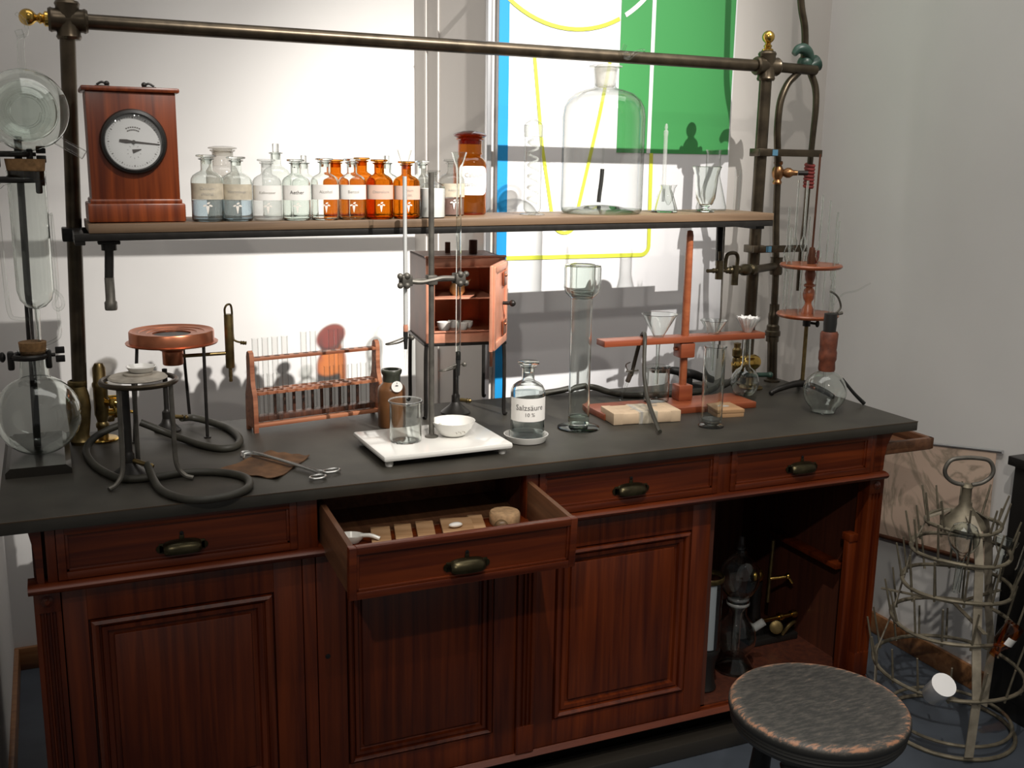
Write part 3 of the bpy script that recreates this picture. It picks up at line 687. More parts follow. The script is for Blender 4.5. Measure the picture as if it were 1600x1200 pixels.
MB().tube([(0, 0, .122), (-.002, 0, .09), (-.006, 0, .055), (-.008, 0, .030)], .0058, 10).build('rubber_tip', 'rubberblack', t)

# dropper flask, cylinder glass, flask, tube
x = -.574; t = thing('dropping_flask', 'small conical glass flask with long upright dropper tube', 'flask', (x, .470, sz(x)))
MB().lathe([(0, .004), (.034, .004), (.037, 0), (.038, .006), (.024, .050), (.017, .066), (.018, .076)], n=32).build('body', 'flint', t, thick=0.0016)
MB().lathe([(.0, .020), (.004, .021), (.012, .036), (.018, .068), (.024, .078)], n=24, at=(.012, 0, 0)).build('funnel', 'glass', t)
MB().lathe([(0, .03), (.004, .03), (.0055, .08), (.0055, .215), (.0065, .218), (.0065, .228), (.003, .231), (.0045, .238), (.003, .247), (0, .249)], n=16, at=(-.006, 0, 0)).build('dropper', 'glasshazy', t)
x = -.455; t = thing('goblet_glass', 'tall flared goblet glass with greenish rim on the shelf', 'glass', (x, .440, sz(x)))
MB().lathe([(0, .003), (.026, 0), (.028, .004), (.010, .010), (.012, .016), (.022, .024), (.028, .04), (.0315, .075), (.034, .105), (.0415, .128), (.0420, .130), (.040, .1295), (.032, .104), (.0295, .075), (.025, .042), (.015, .025), (0, .022)], n=36).build('body', 'flint', t)
MB().lathe([(.0405, .1265), (.0428, .129), (.0412, .1305), (.0395, .129)], n=36).build('rim', 'glassgreen', t)
x = -.380; t = thing('conical_flask', 'clear conical flask with wide neck behind the goblet glass', 'flask', (x, .520, sz(x)))
MB().lathe([(0, .004), (.040, .003), (.044, .001), (.045, .010), (.030, .070), (.022, .100), (.021, .168), (.023, .176), (.024, .178)], n=32).build('body', 'glass', t)
x = -.318; t = MB().lathe([(0, 0), (.007, .002), (.0085, .008), (.0085, .118), (.0095, .12)], n=20).build('glass_vial', 'glassT', None, loc=(x, .48, sz(x)))
tag(t, 'slim upright glass vial near the right end of the shelf', 'vial')
# swan neck of glass hung over the top bar
t = MB().tube([(-.014, -.028, .028), (-.018, -.024, .012), (-.010, -.024, -.006), (.004, -.026, -.006), (.014, -.028, .004), (.030, -.030, .012), (.046, -.031, .014)], .0055, 10).build('glass_hook', 'glass', None, loc=(-.668, .570, 1.899))
MB().sph((-.006, -.026, .0), .0105, sc=(1.1, .8, 1)).build('glass_bulb', 'glass', t)
tag(t, 'small bent glass tube hooked on the top bar above the large bottle', 'tube')

# ================================================================== THINGS ON THE BENCH, LEFT
st = thing('extraction_stand', 'dark stand with square wooden foot and tall iron rod at the left bench end', 'stand', (-2.270, .455, TZ))
MB().prism([(-.066, 0), (.070, 0), (.070, .012), (.058, .022), (-.056, .022), (-.066, .012)], -.150, .160).build('foot', 'darkfoot', st)
MB().cyl((0, .03, .018), (.010, .03, .735), .0085, 14).build('rod', 'iron', st)
def clamp(name, z, parent, knob_r, wing=True, xl=-.060, xr=.055, y=-.03, ringr=.034):
    q = MB(); q.tube([(ringr*math.cos(a), y+ringr*math.sin(a), z) for a in [2*PI*i/20 for i in range(20)]], .0065, 8, smooth=False, closed=True)
    q.b(-ringr-.010, -ringr+.004, y-.012, y+.012, z-.030, z+.012, .004).b(ringr-.004, ringr+.010, y-.012, y+.012, z-.030, z+.012, .004)
    q.cyl((-ringr, y, z), (xl+.012, y, z), .0045, 10).cyl((ringr, y, z), (xr-.004, y, z), .0045, 10).cyl((0, y+ringr, z), (.004, y+.065, z), .006, 10)
    o = q.build(name, 'iron', parent)
    MB().sph((xl, y, z), .012, 14, 8, (.6, 1, 1)).build('knob', 'iron', o)
    if wing: MB().b(xr-.004, xr+.016, y-.002, y+.002, z+.002, z+.018, .004).b(xr-.004, xr+.016, y-.002, y+.002, z-.018, z-.002, .004).build('wing_nut', 'iron', o)
    else: MB().lathe([(0, 0), (.010, 0), (.013, .004), (.013, .012), (0, .014)], at=(xr, y, z), rot=(0, PI/2, 0), n=12).build('knob', 'iron', o)
    return o
clamp('clamp', .252, st, .012, True, -.056, .058, -.035, .036)
clamp('clamp', .645, st, .012, False, -.075, .048, -.035, .044)
clamp('clamp', .700, st, .012, True, -.060, .050, -.035, .030)
fx, fy = -2.262, .420
t = thing('round_flask', 'large clear round bottomed flask with cork on the left iron stand', 'flask', (fx, fy, TZ+.0225))
MB().lathe([(0, 0)]+[(.0915*math.sin(a), .0915-.0915*math.cos(a)) for a in [R(12+148*i/20) for i in range(21)]]+[(.0295, .185), (.0285, .235), (.031, .240), (.0315, .243)], n=48).build('body', 'flint', t, thick=0.0018)
MB().lathe([(0, .222), (.026, .222), (.0295, .262), (0, .262)], n=26).build('cork', 'cork', t)
t = thing('extractor_tube', 'tall clear glass extractor with side siphon tubes above the round flask', 'extractor', (fx+.015, fy, TZ))
MB().lathe([(0, .286), (.003, .286), (.004, .360), (.020, .366), (.032, .380), (.0375, .402), (.038, .66), (.039, .665)], n=32).build('body', 'flint', t, thick=0.0018)
MB().cyl((-.010, 0, .20), (-.010, 0, .37), .0075, 12).build('lower_tube', 'glassT', t)
MB().tube([(-.034, 0, .640), (-.052, 0, .632), (-.062, 0, .60), (-.060, 0, .42), (-.056, 0, .350), (-.040, 0, .338), (-.012, 0, .336)], .0045, 8).build('vapour_tube', 'glassT', t)
MB().tube([(.036, 0, .402), (.052, -.002, .385), (.055, -.003, .365), (.044, -.003, .355), (.035, 0, .368), (.046, .003, .40), (.046, .003, .52), (.044, .003, .57), (.040, .003, .52), (.044, .002, .34), (.044, .001, .30), (.034, 0, .286), (.012, 0, .276)], .0038, 8).build('siphon_tube', 'glassT', t)
MB().lathe([(0, .645), (.036, .645), (.0415, .690), (0, .690)], n=28).build('cork', 'cork', t)
t = thing('ball_condenser', 'round glass ball condenser hung at the left edge above the extractor', 'condenser', (-2.238, fy, 1.694))
MB().sph((0, 0, 0), .088, 44, 26).build('outer_ball', 'flint', t, thick=.0018)
MB().sph((.0, 0, -.002), .066, 36, 20).build('inner_ball', 'flint', t, thick=.0015)
MB().tube([(.030*math.cos(k*.6)*(1+.02*k), .01*math.sin(k*.6), -.03*math.sin(k*.6)*(1+.02*k)-.005) for k in range(34)], .003, 6, seg=2).build('inner_coil', 'glassT', t)
MB().tube([(0, 0, .085), (0, 0, .125), (.002, 0, .150), (-.002, 0, .166)], .008, 12).tube([(-.002, 0, .150), (.014, 0, .160), (.012, 0, .185), (-.004, 0, .200)], .004, 8).build('neck', 'glassT', t)
MB().cyl((.058, -.01, -.062), (.112, -.02, -.094), .0105, 14).build('side_arm', 'glass', t)
MB().cyl((-.058, -.01, -.062), (-.10, -.02, -.085), .009, 14).build('side_arm', 'glass', t)
MB().cyl((0, 0, -.088), (0, 0, -.104), .012, 14).build('outlet', 'glassT', t)

# brass gas tap beside the left post
def gas_tap(label, loc, rz, parts_mat='brass', arms=3):
    t = thing('gas_tap', label, 'tap', loc, rz)
    MB().lathe([(0, 0), (.036, 0), (.037, .003), (.034, .006), (.016, .008), (0, .008)], n=30).build('flange', parts_mat, t)
    MB().lathe([(.013, .006), (.013, .03), (.016, .034), (.016, .042), (.012, .048), (.015, .060), (.0175, .066), (.0175, .135), (.019, .138), (.019, .146), (.016, .150), (.0155, .185), (.010, .196), (0, .198)], n=22).build('column', parts_mat if arms < 3 else 'oldbrass', t)
    for i in range(arms):
        a = R(-35+i*52) if arms == 3 else R(200+i*80); z = (.098, .070, .052)[i] if arms == 3 else .085
        d = Vector((math.cos(a), math.sin(a)*.8-.25, 0)).normalized()
        q = MB(); q.cyl((0, 0, z), d*.030+Vector((0, 0, z)), .009, 12); q.lathe_to([(0, -.012), (.009, -.012), (.011, 0), (.009, .012), (0, .012)], d*.036+Vector((0, 0, z-.0)), d*.036+Vector((0, 0, z+.1)), 14)
        q.lathe_to([(.006, 0), (.009, .002), (.006, .006), (.008, .010), (.005, .014), (.0075, .018), (.004, .024), (.0045, .036), (0, .036)], d*.044+Vector((0, 0, z)), d*.10+Vector((0, 0, z-.006)), 12)
        q.b(d.x*.036-.011, d.x*.036+.011, d.y*.036-.002, d.y*.036+.002, z+.012, z+.020, .001)
        q.build('cock', 'brass' if i < 2 else 'oldbrass', t)
    return t
gas_tap('bright brass gas tap with three cocks at the foot of the left post', (-2.120, .580, TZ), 0)

# front tripod with card, and its burner
t = thing('tripod', 'small iron ring tripod with bent grey legs at the front left', 'tripod', (-2.054, .205, TZ))
MB().tube([(.078*math.cos(2*PI*i/28), .078*math.sin(2*PI*i/28), .222) for i in range(28)], .0058, 8, smooth=False, closed=True).build('ring', 'pipe', t)
for ax, ay, ex, ey in ((-.045, -.050, -.078, -.072), (.062, -.034, .098, -.050), (-.006, .076, -.004, .108)):
    MB().tube([(ax, ay, .222), (ax*1.02, ay*1.02, .12), (ax*1.05, ay*1.05, .04), (ax*.5+ex*.5, ay*.5+ey*.5, .012), (ex, ey, .005)], .0052, 8).build('leg', 'grayiron', t)
tag(MB().lathe([(0, .004), (.056, .003), (.060, .0), (.062, .002), (.058, .006), (.030, .008), (.030, .012), (.024, .014), (0, .011)], n=36).build('heating_card', 'asbestos', None, loc=(-2.056, .20, TZ+.2285)), 'pale round heating card lying on the small ring tripod', 'card')
t = tag(MB().lathe([(0, .002), (.024, 0), (.031, .010), (.032, .011), (.030, .0115), (.022, .004), (0, .004)], n=30).build('porcelain_dish', 'porcelain', None, loc=(-2.048, .205, TZ+.243)), 'small white porcelain dish on the round heating card', 'dish')
def burner(label, loc, rz=0, h=.185, r=.0075, base=.036, mat='iron'):
    t = thing('gas_burner', label, 'burner', loc, rz)
    MB().lathe([(0, 0), (base, 0), (base, .005), (base*.8, .012), (base*.45, .024), (.012, .034), (0, .034)], n=26).build('base', mat, t)
    MB().lathe([(0, .03), (.012, .03), (.012, .052), (r+.001, .056), (r, .060), (r, h), (r-.002, h), (r-.002, h-.01)], n=18).build('tube', mat, t)
    MB().cyl((0, 0, .040), (.045, 0, .030), .0055, 12).lathe_to([(.0055, 0), (.007, .002), (.0045, .008), (.007, .012), (.0045, .018), (0, .02)], (.04, 0, .031), (.08, 0, .022), 12).build('inlet', 'oldbrass', t)
    return t
burner('dark gas burner standing under the small front tripod', (-2.082, .232, TZ), R(-35), .205, .0082, .044, 'iron')
burner('black gas burner with thin tube under the copper water bath', (-1.962, .615, TZ), R(20), .165, .0065, .034)

# copper water bath
t = thing('water_bath', 'round copper water bath on three thin black legs with level tube', 'water bath', (-1.942, .590, TZ))
MB().lathe([(0, .180), (.024, .180), (.0255, .182), (.026, .215), (.040, .222), (.075, .232), (.112, .236), (.113, .239), (.104, .240), (.104, .266), (.102, .269), (.098, .268), (.094, .265), (.080, .265), (.078, .263), (.062, .263), (.060, .261), (.047, .261), (.0465, .259), (.0465, .24)], n=52).build('bath_body', 'copper', t)
MB().lathe([(0, .255), (.0460, .255), (.0460, .2575), (0, .2575)], n=36).build('opening_shade', 'black', t)  # black disc standing in for the shade inside the hole
for i, (ex, ey) in enumerate(((-.109, -.066), (.049, .134), (.066, -.079))):
    k = .104/math.hypot(ex, ey)
    MB().cyl((ex*k, ey*k, .238), (ex, ey, .002), .0042, 10).lathe([(0, 0), (.009, 0), (.009, .003), (0, .004)], at=(ex, ey, 0), n=10).build('leg', 'iron', t)
MB().cyl((.02, 0, .200), (.136, 0, .201), .0048, 12).build('feed_pipe', 'oldbrass', t)
MB().lathe([(0, .162), (.0105, .162), (.0115, .165), (.0115, .300), (.0105, .303), (0, .303)], at=(.142, 0, 0), n=18).lathe([(.004, .125), (.005, .128), (.004, .134), (.005, .140), (.0045, .162)], at=(.142, 0, 0), n=10).tube([(.134, 0, .300), (.134, 0, .318), (.142, 0, .328), (.151, 0, .318), (.152, 0, .245), (.158, 0, .232), (.176, 0, .226)], .0028, 8).lathe_to([(.003, 0), (.0055, .001), (.004, .005), (.0055, .008), (.004, .012), (.0055, .015), (0, .017)], (.170, 0, .227), (.20, 0, .222), 10).build('level_tube', 'oldbrass', t)

# hoses
def hose(label, pts, r, mat='rubber'):
    return tag(MB().tube(pts, r, 10).build('rubber_hose', mat), label, 'hose')
hose('dark rubber hose looping at the front left bench edge to the burner', [(-2.046, .210, .930), (-2.040, .155, .912), (-2.030, .070, .909), (-2.000, .008, .909), (-1.967, -.018, .909), (-1.927, -.020, .909), (-1.887, -.004, .909), (-1.858, .030, .909), (-1.848, .085, .909), (-1.864, .130, .909), (-1.900, .166, .909), (-1.940, .183, .909), (-1.985, .188, .909), (-2.035, .178, .909), (-2.100, .190, .909), (-2.139, .270, .909), (-2.160, .367, .909), (-2.165, .44, .915), (-2.145, .470, .935), (-2.110, .482, .950), (-2.082, .488, .958)], .0088)
hose('brown rubber hose looping round under the copper water bath', [(-1.925, .628, .928), (-1.893, .655, .920), (-1.850, .625, .911), (-1.815, .540, .909), (-1.808, .434, .909), (-1.828, .372, .909), (-1.862, .362, .909), (-1.900, .405, .909), (-1.938, .475, .911), (-1.975, .510, .922), (-2.010, .515, .940), (-2.035, .520, .952)], .0092)

# rusty gauze and tongs
g = MB(); NX = 12
V = [[None]*(NX+1) for _ in range(NX+1)]
A, B_, C_, D_ = Vector((-1.897, .198, 0)), Vector((-1.761, .323, 0)), Vector((-1.675, .243, 0)), Vector((-1.785, .088, 0))
for lay, z0 in ((0, .9025), (1, .9005)):
    for i in range(NX+1):
        for j in range(NX+1):
            p = A.lerp(D_, i/NX).lerp(B_.lerp(C_, i/NX), j/NX); e = abs(2*i/NX-1)**4+abs(2*j/NX-1)**4
            V[i][j] = g.bm.verts.new((p.x, p.y, z0+.003*e*(.5+.5*math.sin(i*1.7+j))))
    for i in range(NX):
        for j in range(NX): g.bm.faces.new((V[i][j], V[i+1][j], V[i+1][j+1], V[i][j+1]))
tag(g.build('wire_gauze', 'gauze'), 'square rusty wire gauze lying flat near the front bench edge', 'gauze')
t = thing('crucible_tongs', 'steel crucible tongs with two finger rings lying over the rusty gauze', 'tongs', (0, 0, TZ))
MB().tube([(-1.832, .268, .010), (-1.826, .284, .016), (-1.800, .278, .014), (-1.763, .214, .013), (-1.706, .108, .010), (-1.690, .078, .008)], lambda q: .0028+.0018*math.sin(PI*min(1, q*1.3)), 8).build('arm', 'steel', t)
MB().tube([(-1.828, .262, .007), (-1.820, .280, .012), (-1.795, .270, .012), (-1.757, .210, .012), (-1.700, .112, .010), (-1.678, .092, .008)], lambda q: .0028+.0018*math.sin(PI*min(1, q*1.3)), 8).build('arm', 'steel', t)
MB().tube([(-1.660+.019*math.cos(a)+.006*math.sin(a), .094+.013*math.sin(a), .007) for a in [2*PI*i/18 for i in range(18)]], .0028, 8, smooth=False, closed=True).build('finger_ring', 'steel', t)
MB().tube([(-1.700+.018*math.cos(a)+.004*math.sin(a), .058+.014*math.sin(a), .007) for a in [2*PI*i/18 for i in range(18)]], .0028, 8, smooth=False, closed=True).build('finger_ring', 'steel', t)

# test tube rack with its tubes
rk = thing('test_tube_rack', 'red brown wooden test tube rack with dark pegs in front of the white wall', 'rack', (-1.580, .572, TZ), R(10.2))
HL = .180
for s in (-1, 1):
    o = [(-.030, 0), (-.022, 0), (-.018, .012), (.018, .012), (.022, 0), (.030, 0), (.030, .055), (.028, .095), (.016, .125), (.013, .150), (.013, .195), (.009, .208), (0, .213), (-.009, .208), (-.013, .195), (-.013, .150), (-.016, .125), (-.028, .095), (-.030, .055)]
    MB().prism(o, s*HL-.006, s*HL+.006, Matrix(((0, 1, 0, 0), (1, 0, 0, 0), (0, 0, 1, 0), (0, 0, 0, 1)))).build('end_board', 'rackwood', rk)
np_ = 13; pit = (2*HL-.012)/np_
MB().holes_plate(np_, 2, pit, .026, .0095, .098, .106).build('tube_shelf', 'rackwood', rk)
MB().b(-HL+.006, HL-.006, -.013, .013, .186, .194, .001).build('top_rail', 'rackwood', rk)
MB().b(-HL+.006, HL-.006, -.026, -.008, .012, .022, .001).build('bottom_rail', 'rackwood', rk)
MB().b(-HL+.006, HL-.006, -.004, .026, .022, .036, .001).build('bottom_rail', 'rackstain', rk)
for i in range(2, np_-1):
    MB().b((i-np_/2+.5)*pit-.004, (i-np_/2+.5)*pit+.004, .022, .027, .034, .099, .0008).build('peg', 'rackstain', rk)
for i in range(np_): MB().lathe([(0, 0), (.0075, 0), (.0075, .0007), (0, .0007)], at=((i-np_/2+.5)*pit, 0, .194), n=14).build('stain', 'rackstain', rk)
_c, _s = math.cos(R(10.2)), math.sin(R(10.2))
def tube_at(u, v, h, r, label, z0=.0365):
    o = MB().lathe([(0, 0)]+[(r*math.sin(R(a)), r-r*math.cos(R(a))) for a in (25, 50, 75, 90)]+[(r, h-.002), (r*1.14, h)], n=18).build('test_tube', 'tubeglass')
    o.location = (-1.580+u*_c-v*_s, .572+u*_s+v*_c, TZ+z0); tag(o, label, 'test tube', 'test tubes in the wooden rack'); return o
tall = [0, 1, 2, 3, 5, 6, 8, 9]
for n_, i in enumerate(tall): tube_at((i-np_/2+.5)*pit, .013, .205 if i < 4 else .212, .0082, '%s tall empty test tube from the left rack end, back row' % ORD[n_])
shortl = [0, 1, 2]
for n_, i in enumerate(shortl): tube_at((i-np_/2+.5)*pit+.001, -.013, .128, .0085, '%s short test tube from the left rack end, front row' % ORD[n_], .0225)
for n_, i in enumerate([7, 8, 9, 10, 11, 12]): tube_at((i-np_/2+.5)*pit+.001, -.013, .132, .0085, '%s short test tube in the right half of the rack, front row' % ORD[n_], .0225)

# brown stoneware bottle with a white tag
t = thing('stoneware_bottle', 'brown stoneware bottle with dark mouth and round white tag beside the rack', 'bottle', (-1.402, .462, TZ), -.2)
MB().lathe([(0, 0), (.034, 0), (.037, .004), (.037, .100), (.034, .110), (.025, .119), (.023, .124)], n=36).build('body', 'stone', t)
MB().lathe([(.0232, .122), (.0235, .140), (.027, .146), (.028, .153), (.026, .156), (.020, .156), (.019, .140), (0, .139)], n=32).build('mouth', 'stonegreen', t)
MB().lathe([(0, 0), (.0145, 0), (.0145, .0012), (0, .0012)], at=(.010, -.0385, .116), rot=(R(80), 0, 0), n=26).build('tag', 'paper', t)
MB().tube([(.010, -.030, .131), (.010, -.036, .128), (.010, -.040, .124)], .0008, 6).b(.006, .013, -.0408, -.0402, .118, .1205).build('tag_string', 'ink', t)

# ================================================================== BURETTE STAND
bs = thing('burette_stand', 'white porcelain plate stand with dark rod and double burette clamp', 'stand', (-1.378, .2125, TZ), R(1.5))
PZ = .0305
MB().box((.0, -.003, PZ-.0075), (.330, .248, .015), .006).build('plate', 'porcelain', bs)
for sx in (-1, 1):
    for sy in (-1, 1): MB().lathe([(0, 0), (.0085, 0), (.010, .004), (.010, .016), (0, .016)], at=(sx*.145, sy*.100-.003, 0), n=16).build('foot', 'porcelain', bs)
MB().cyl((0, 0, PZ), (0, 0, .672), .0068, 16).lathe([(0, 0), (.0165, 0), (.0165, .003), (.009, .007), (0, .007)], at=(0, 0, PZ), n=20).build('rod', 'grayiron', bs)
q = MB().b(-.058, .076, -.004, .004, .415, .424, .002).tube([(-.065, 0, .420), (-.030, -.006, .416), (0, -.008, .420), (.030, -.006, .424), (.08, 0, .420)], .006, 8).b(-.013, .013, -.012, .012, .408, .432, .004)
for s, xx in ((-1, -.066), (1, .070)):
    for dz_ in (.012, -.010): q.sph((xx, -.012, .420+dz_), .0085, 12, 8).sph((xx+.016*s*-1*-1, -.010, .420+dz_), .0075, 12, 8)
    q.b(xx-.012, xx+.014, .008, .016, .408, .434, .003).b(xx-.012, xx+.014, -.016, -.009, .408, .434, .003)
q.build('double_clamp', 'grayiron', bs)
def burette(label, x, ztop, zb, ztip, fill, cap):
    t = thing('burette', label, 'burette', (x, .212, 0), 0, 'burettes on the white plate stand')
    MB().lathe([(.0052, zb), (.0052, ztop-.05), (.0062, ztop-.036), (.017, ztop-.002), (.018, ztop)], n=22).build('tube', 'glass' if fill else 'flint', t, thick=0 if fill else .0012)
    if fill: MB().lathe([(0, zb+.02), (.0047, zb+.02), (.0047, ztop-.06), (0, ztop-.06)], n=14).build('milk_glass_back', fill, t)
    MB().lathe([(.0048, zb), (.006, zb+.004), (.006, zb+.014), (.0052, zb+.02)], n=14).build('collar', cap, t)
    MB().lathe([(0, zb-.04), (.0042, zb-.04), (.006, zb-.005), (.006, zb+.003), (0, zb+.003)], n=14).build('rubber_joint', 'rubberblack', t)
    MB().lathe([(.0012, ztip), (.0022, ztip+.03), (.0042, ztip+.05), (.0042, zb-.035)], n=14).build('tip', 'glass', t)
    k = MB().tube([(-.004, 0, zb-.012), (-.020, -.004, zb-.016), (-.040, -.004, zb-.022), (-.048, .004, zb-.026), (-.036, .010, zb-.028), (-.012, .008, zb-.024), (.004, .0, zb-.014), (.016, -.004, zb-.006)], .0022, 8)
    k.sph((.014, -.006, zb-.012), .0062, 12, 8); k.build('pinch_clip', 'grayiron', t)
    return t
burette('left burette with pale milky back in the white plate stand', -1.4435, 1.623, 1.195, 1.100, 'enamel', 'copperpale')
burette('clear glass burette at right in the white plate stand', -1.3085, 1.620, 1.121, 1.008, None, 'grayiron')
t = thing('beaker', 'empty clear glass beaker standing on the white porcelain plate', 'beaker', (-1.449, .200, TZ+PZ+.0004))
MB().lathe([(0, .002), (.034, .001), (.037, .006), (.037, .094), (.040, .100), (.041, .101)], n=40).build('body', 'flint', t, thick=.0017)
MB().lathe([(.039, .099), (.0415, .101), (.0405, .1025), (.0385, .1005)], n=40).build('rim', 'glasshazy', t)
t = thing('evaporating_dish', 'white porcelain dish with printed mark on the plate stand', 'dish', (-1.322, .210, TZ+PZ+.0004))
MB().lathe([(0, .001), (.026, 0), (.034, .005), (.048, .022), (.0545, .036), (.0555, .038), (.053, .0375), (.046, .024), (.032, .008), (0, .005)], n=44).build('bowl', 'porcelain', t)
q = MB()
for i in range(5):
    a = R(-100+i*7); z = .016+.003*(i % 2); rr_ = .0455
    q.box((rr_*math.cos(a), rr_*math.sin(a), z), (.003, .0012, .005), rot=(R(25), R(20*(i-2)), a))
q.build('maker_mark', 'paleink', t)
MB().cyl((-.045, -.02, .036), (.012, -.034, .013), .0016, 8).sph((-.042, -.021, .035), .004, 10, 6).build('glass_stirrer', 'glassgreen', t)

# ================================================================== COPPER OVEN
ov = thing('drying_oven', 'copper drying oven with open door on a black iron stand', 'oven', (-1.166, .602, TZ), R(-7.5))
a_, b_, z0, z1 = .111, .112, .211, .443
q = MB(); q.b(-a_, -a_+.004, -b_, b_, z0, z1); q.b(a_-.004, a_, -b_, b_, z0, z1); q.b(-a_, a_, b_-.004, b_, z0, z1); q.b(-a_, a_, -b_, b_, z1-.004, z1); q.b(-a_, a_, -b_, b_, z0, z0+.004); q.build('shell', 'copperdark', ov)
q = MB(); fi, fo = .088, .111; hi0, hi1 = z0+.028, z1-.024
q.b(-a_, -a_+.022, -b_-.005, -b_+.004, z0, z1, .003); q.b(a_-.022, a_, -b_-.005, -b_+.004, z0, z1, .003)
q.b(-a_, a_, -b_-.005, -b_+.004, z0, z0+.030, .003); q.b(-a_, a_, -b_-.005, -b_+.004, z1-.024, z1, .003)
q.tube([(-.090, -b_-.006, hi0+.004), (.090, -b_-.006, hi0+.004), (.090, -b_-.006, hi1), (-.090, -b_-.006, hi1)], .004, 8, smooth=False, closed=True); q.build('front_frame', 'copperpale', ov)
MB().b(-.092, -.089, -b_, b_-.02, z0+.02, z1-.02).b(.089, .092, -b_, b_-.02, z0+.02, z1-.02).b(-.09, .09, b_-.022, b_-.019, z0+.02, z1-.02).b(-.09, .09, -b_, b_-.02, z0+.026, z0+.030).build('lining', 'copper', ov)
MB().b(-.088, .088, -b_+.010, b_-.03, z0+.118, z0+.122, .001).build('shelf', 'copperpale', ov)
MB().b(-.113, .113, -b_-.007, -b_+.006, z1, z1+.006, .002).build('top_lip', 'copperpale', ov)
for x, y, r_, h_ in ((.052, .015, .0125, .038), (-.015, .045, .008, .030)): MB().lathe([(r_, 0), (r_, h_), (r_-.002, h_), (r_-.002, h_-.02), (0, h_-.02)], at=(x, y, z1), n=18).build('vent_tube', 'copperdark', ov)
dr = MB().b(-.195, 0, -.004, .006, -.112, .112, .003)
for x0_, x1_ in ((-.190, -.170), (-.025, -.005)): dr.b(x0_, x1_, -.009, -.003, -.108, .108, .003)
for zz in (-.100, .100): dr.b(-.188, -.008, -.009, -.003, zz-.010, zz+.010, .003)
dr = dr.build('oven_door', 'copperpale', ov, loc=(.108, -b_-.010, (z0+z1)/2), rot=(0, 0, R(64)))
MB().cyl((-.06, -.006, 0), (-.06, -.030, 0), .005, 10).sph((-.06, -.032, 0), .009, 12, 8).build('door_knob', 'iron', dr)
for zz in (-.066, .066): MB().b(-.075, -.03, -.011, -.007, zz-.020, zz+.020, .003).sph((-.052, -.012, zz+.008), .004, 8, 6).build('hinge_plate', 'copper', dr)
MB().b(-.195, -.186, -.004, .004, -.150, -.112, .002).build('latch_tongue', 'copperdark', dr)
MB().b(-.116, .116, -.118, -.106, z0-.008, z0, .001).b(-.116, .116, .104, .116, z0-.008, z0, .001).b(-.116, -.106, -.118, .116, z0-.008, z0, .001).b(.106, .116, -.118, .116, z0-.008, z0, .001).build('stand_frame', 'iron', ov)
for sx in (-1, 1):
    for sy in (-1, 1): MB().tube([(sx*.100, sy*.108, z0-.006), (sx*.110, sy*.112, z0-.012), (sx*.112, sy*.114, .10), (sx*.112, sy*.114, .012), (sx*.118, sy*.120, .004)], .0055, 8).build('leg', 'iron', ov)
OVM = Matrix.Translation((-1.166, .602, TZ)) @ Matrix.Rotation(R(-7.5), 4, 'Z')
def inov(x, y, z): return tuple(OVM @ Vector((x, y, z)))
t = thing('clay_crucible', 'ochre clay pot with spout on the upper oven shelf', 'pot', inov(-.008, -.045, z0+.1225))
MB().lathe([(0, 0), (.014, 0), (.021, .010), (.021, .024), (.016, .034), (.013, .035), (0, .030)], n=24).build('pot', 'ochreware', t)
MB().tube([(.014, -.002, .024), (.026, -.006, .034), (.036, -.010, .044)], lambda q: .006-.0045*q, 8).build('spout', 'ochreware', t)
for k, (x, y, r_, h_, lb) in enumerate(((-.052, -.075, .020, .022, 'wide white cup at the left on the oven floor'), (.000, -.078, .016, .018, 'white cup in the middle on the oven floor'), (.022, -.045, .016, .018, 'small white cup at the right on the oven floor'), (-.020, -.040, .013, .020, 'white cup at the back of the oven floor'))):
    tag(MB().lathe([(0, .002), (r_*.7, 0), (r_*.95, h_*.5), (r_, h_), (r_*.9, h_), (r_*.8, h_*.4), (0, .004)], n=24).build('oven_cup', 'porcelain', None, loc=inov(x, y, z0+.0305)), lb, 'cup', 'white cups on the oven floor')
burner('dark gas burner with wide foot under the copper oven', (-1.190, .540, TZ), R(20), .135, .008, .042)

# ================================================================== ACID BOTTLE, TALL JAR
tag(MB().lathe([(0, .002), (.044, 0), (.050, .002), (.0565, .016), (.0575, .019), (.055, .019), (.048, .007), (0, .006)], n=44).build('saucer', 'porcelain', None, loc=(-1.126, .200, TZ)), 'white saucer under the acid bottle', 'saucer')
bottle('clear acid bottle labelled Salzsäure on a white saucer', -1.122, .202, .0440, .200, mat='glass', lab='paper', lines=[('Salzsäure', .0200, .60), ('10 %', .0135, .30)], inkm='ink', has_mark=False, liquid='water', lvl=.60, name='acid_bottle', group=None, nr=.36, z=TZ+.0068, lz=(.26, .56), half=1.35, rz=-.30)
t = thing('tall_jar', 'tall narrow glass cylinder on a wide foot with a wide cup on top', 'jar', (-.940, .268, TZ))
MB().lathe([(0, .010), (.022, .010), (.050, .007), (.0565, .004), (.0565, .001), (.054, 0), (.02, .002), (0, .002)], n=48).build('foot', 'flintgreen', t)
MB().lathe([(0, .010), (.026, .012), (.0285, .020), (.0285, .372)], n=40).build('tube', 'flint', t, thick=.0026)
MB().lathe([(0, .014), (.027, .016), (.0277, .034), (.0, .034)], n=36).build('thick_base', 'flintgreen', t)
MB().lathe([(.0285, .352), (.034, .356), (.044, .366), (.0485, .380), (.0490, .430), (.0475, .438), (.040, .441), (.032, .440), (.031, .436), (.031, .380), (.029, .366)], n=48).build('cup', 'flint', t, thick=.0025)
MB().lathe([(.0285, .372), (.0292, .366), (.0292, .354), (.0285, .35)], n=40).build('joint_ring', 'glasshazy', t)

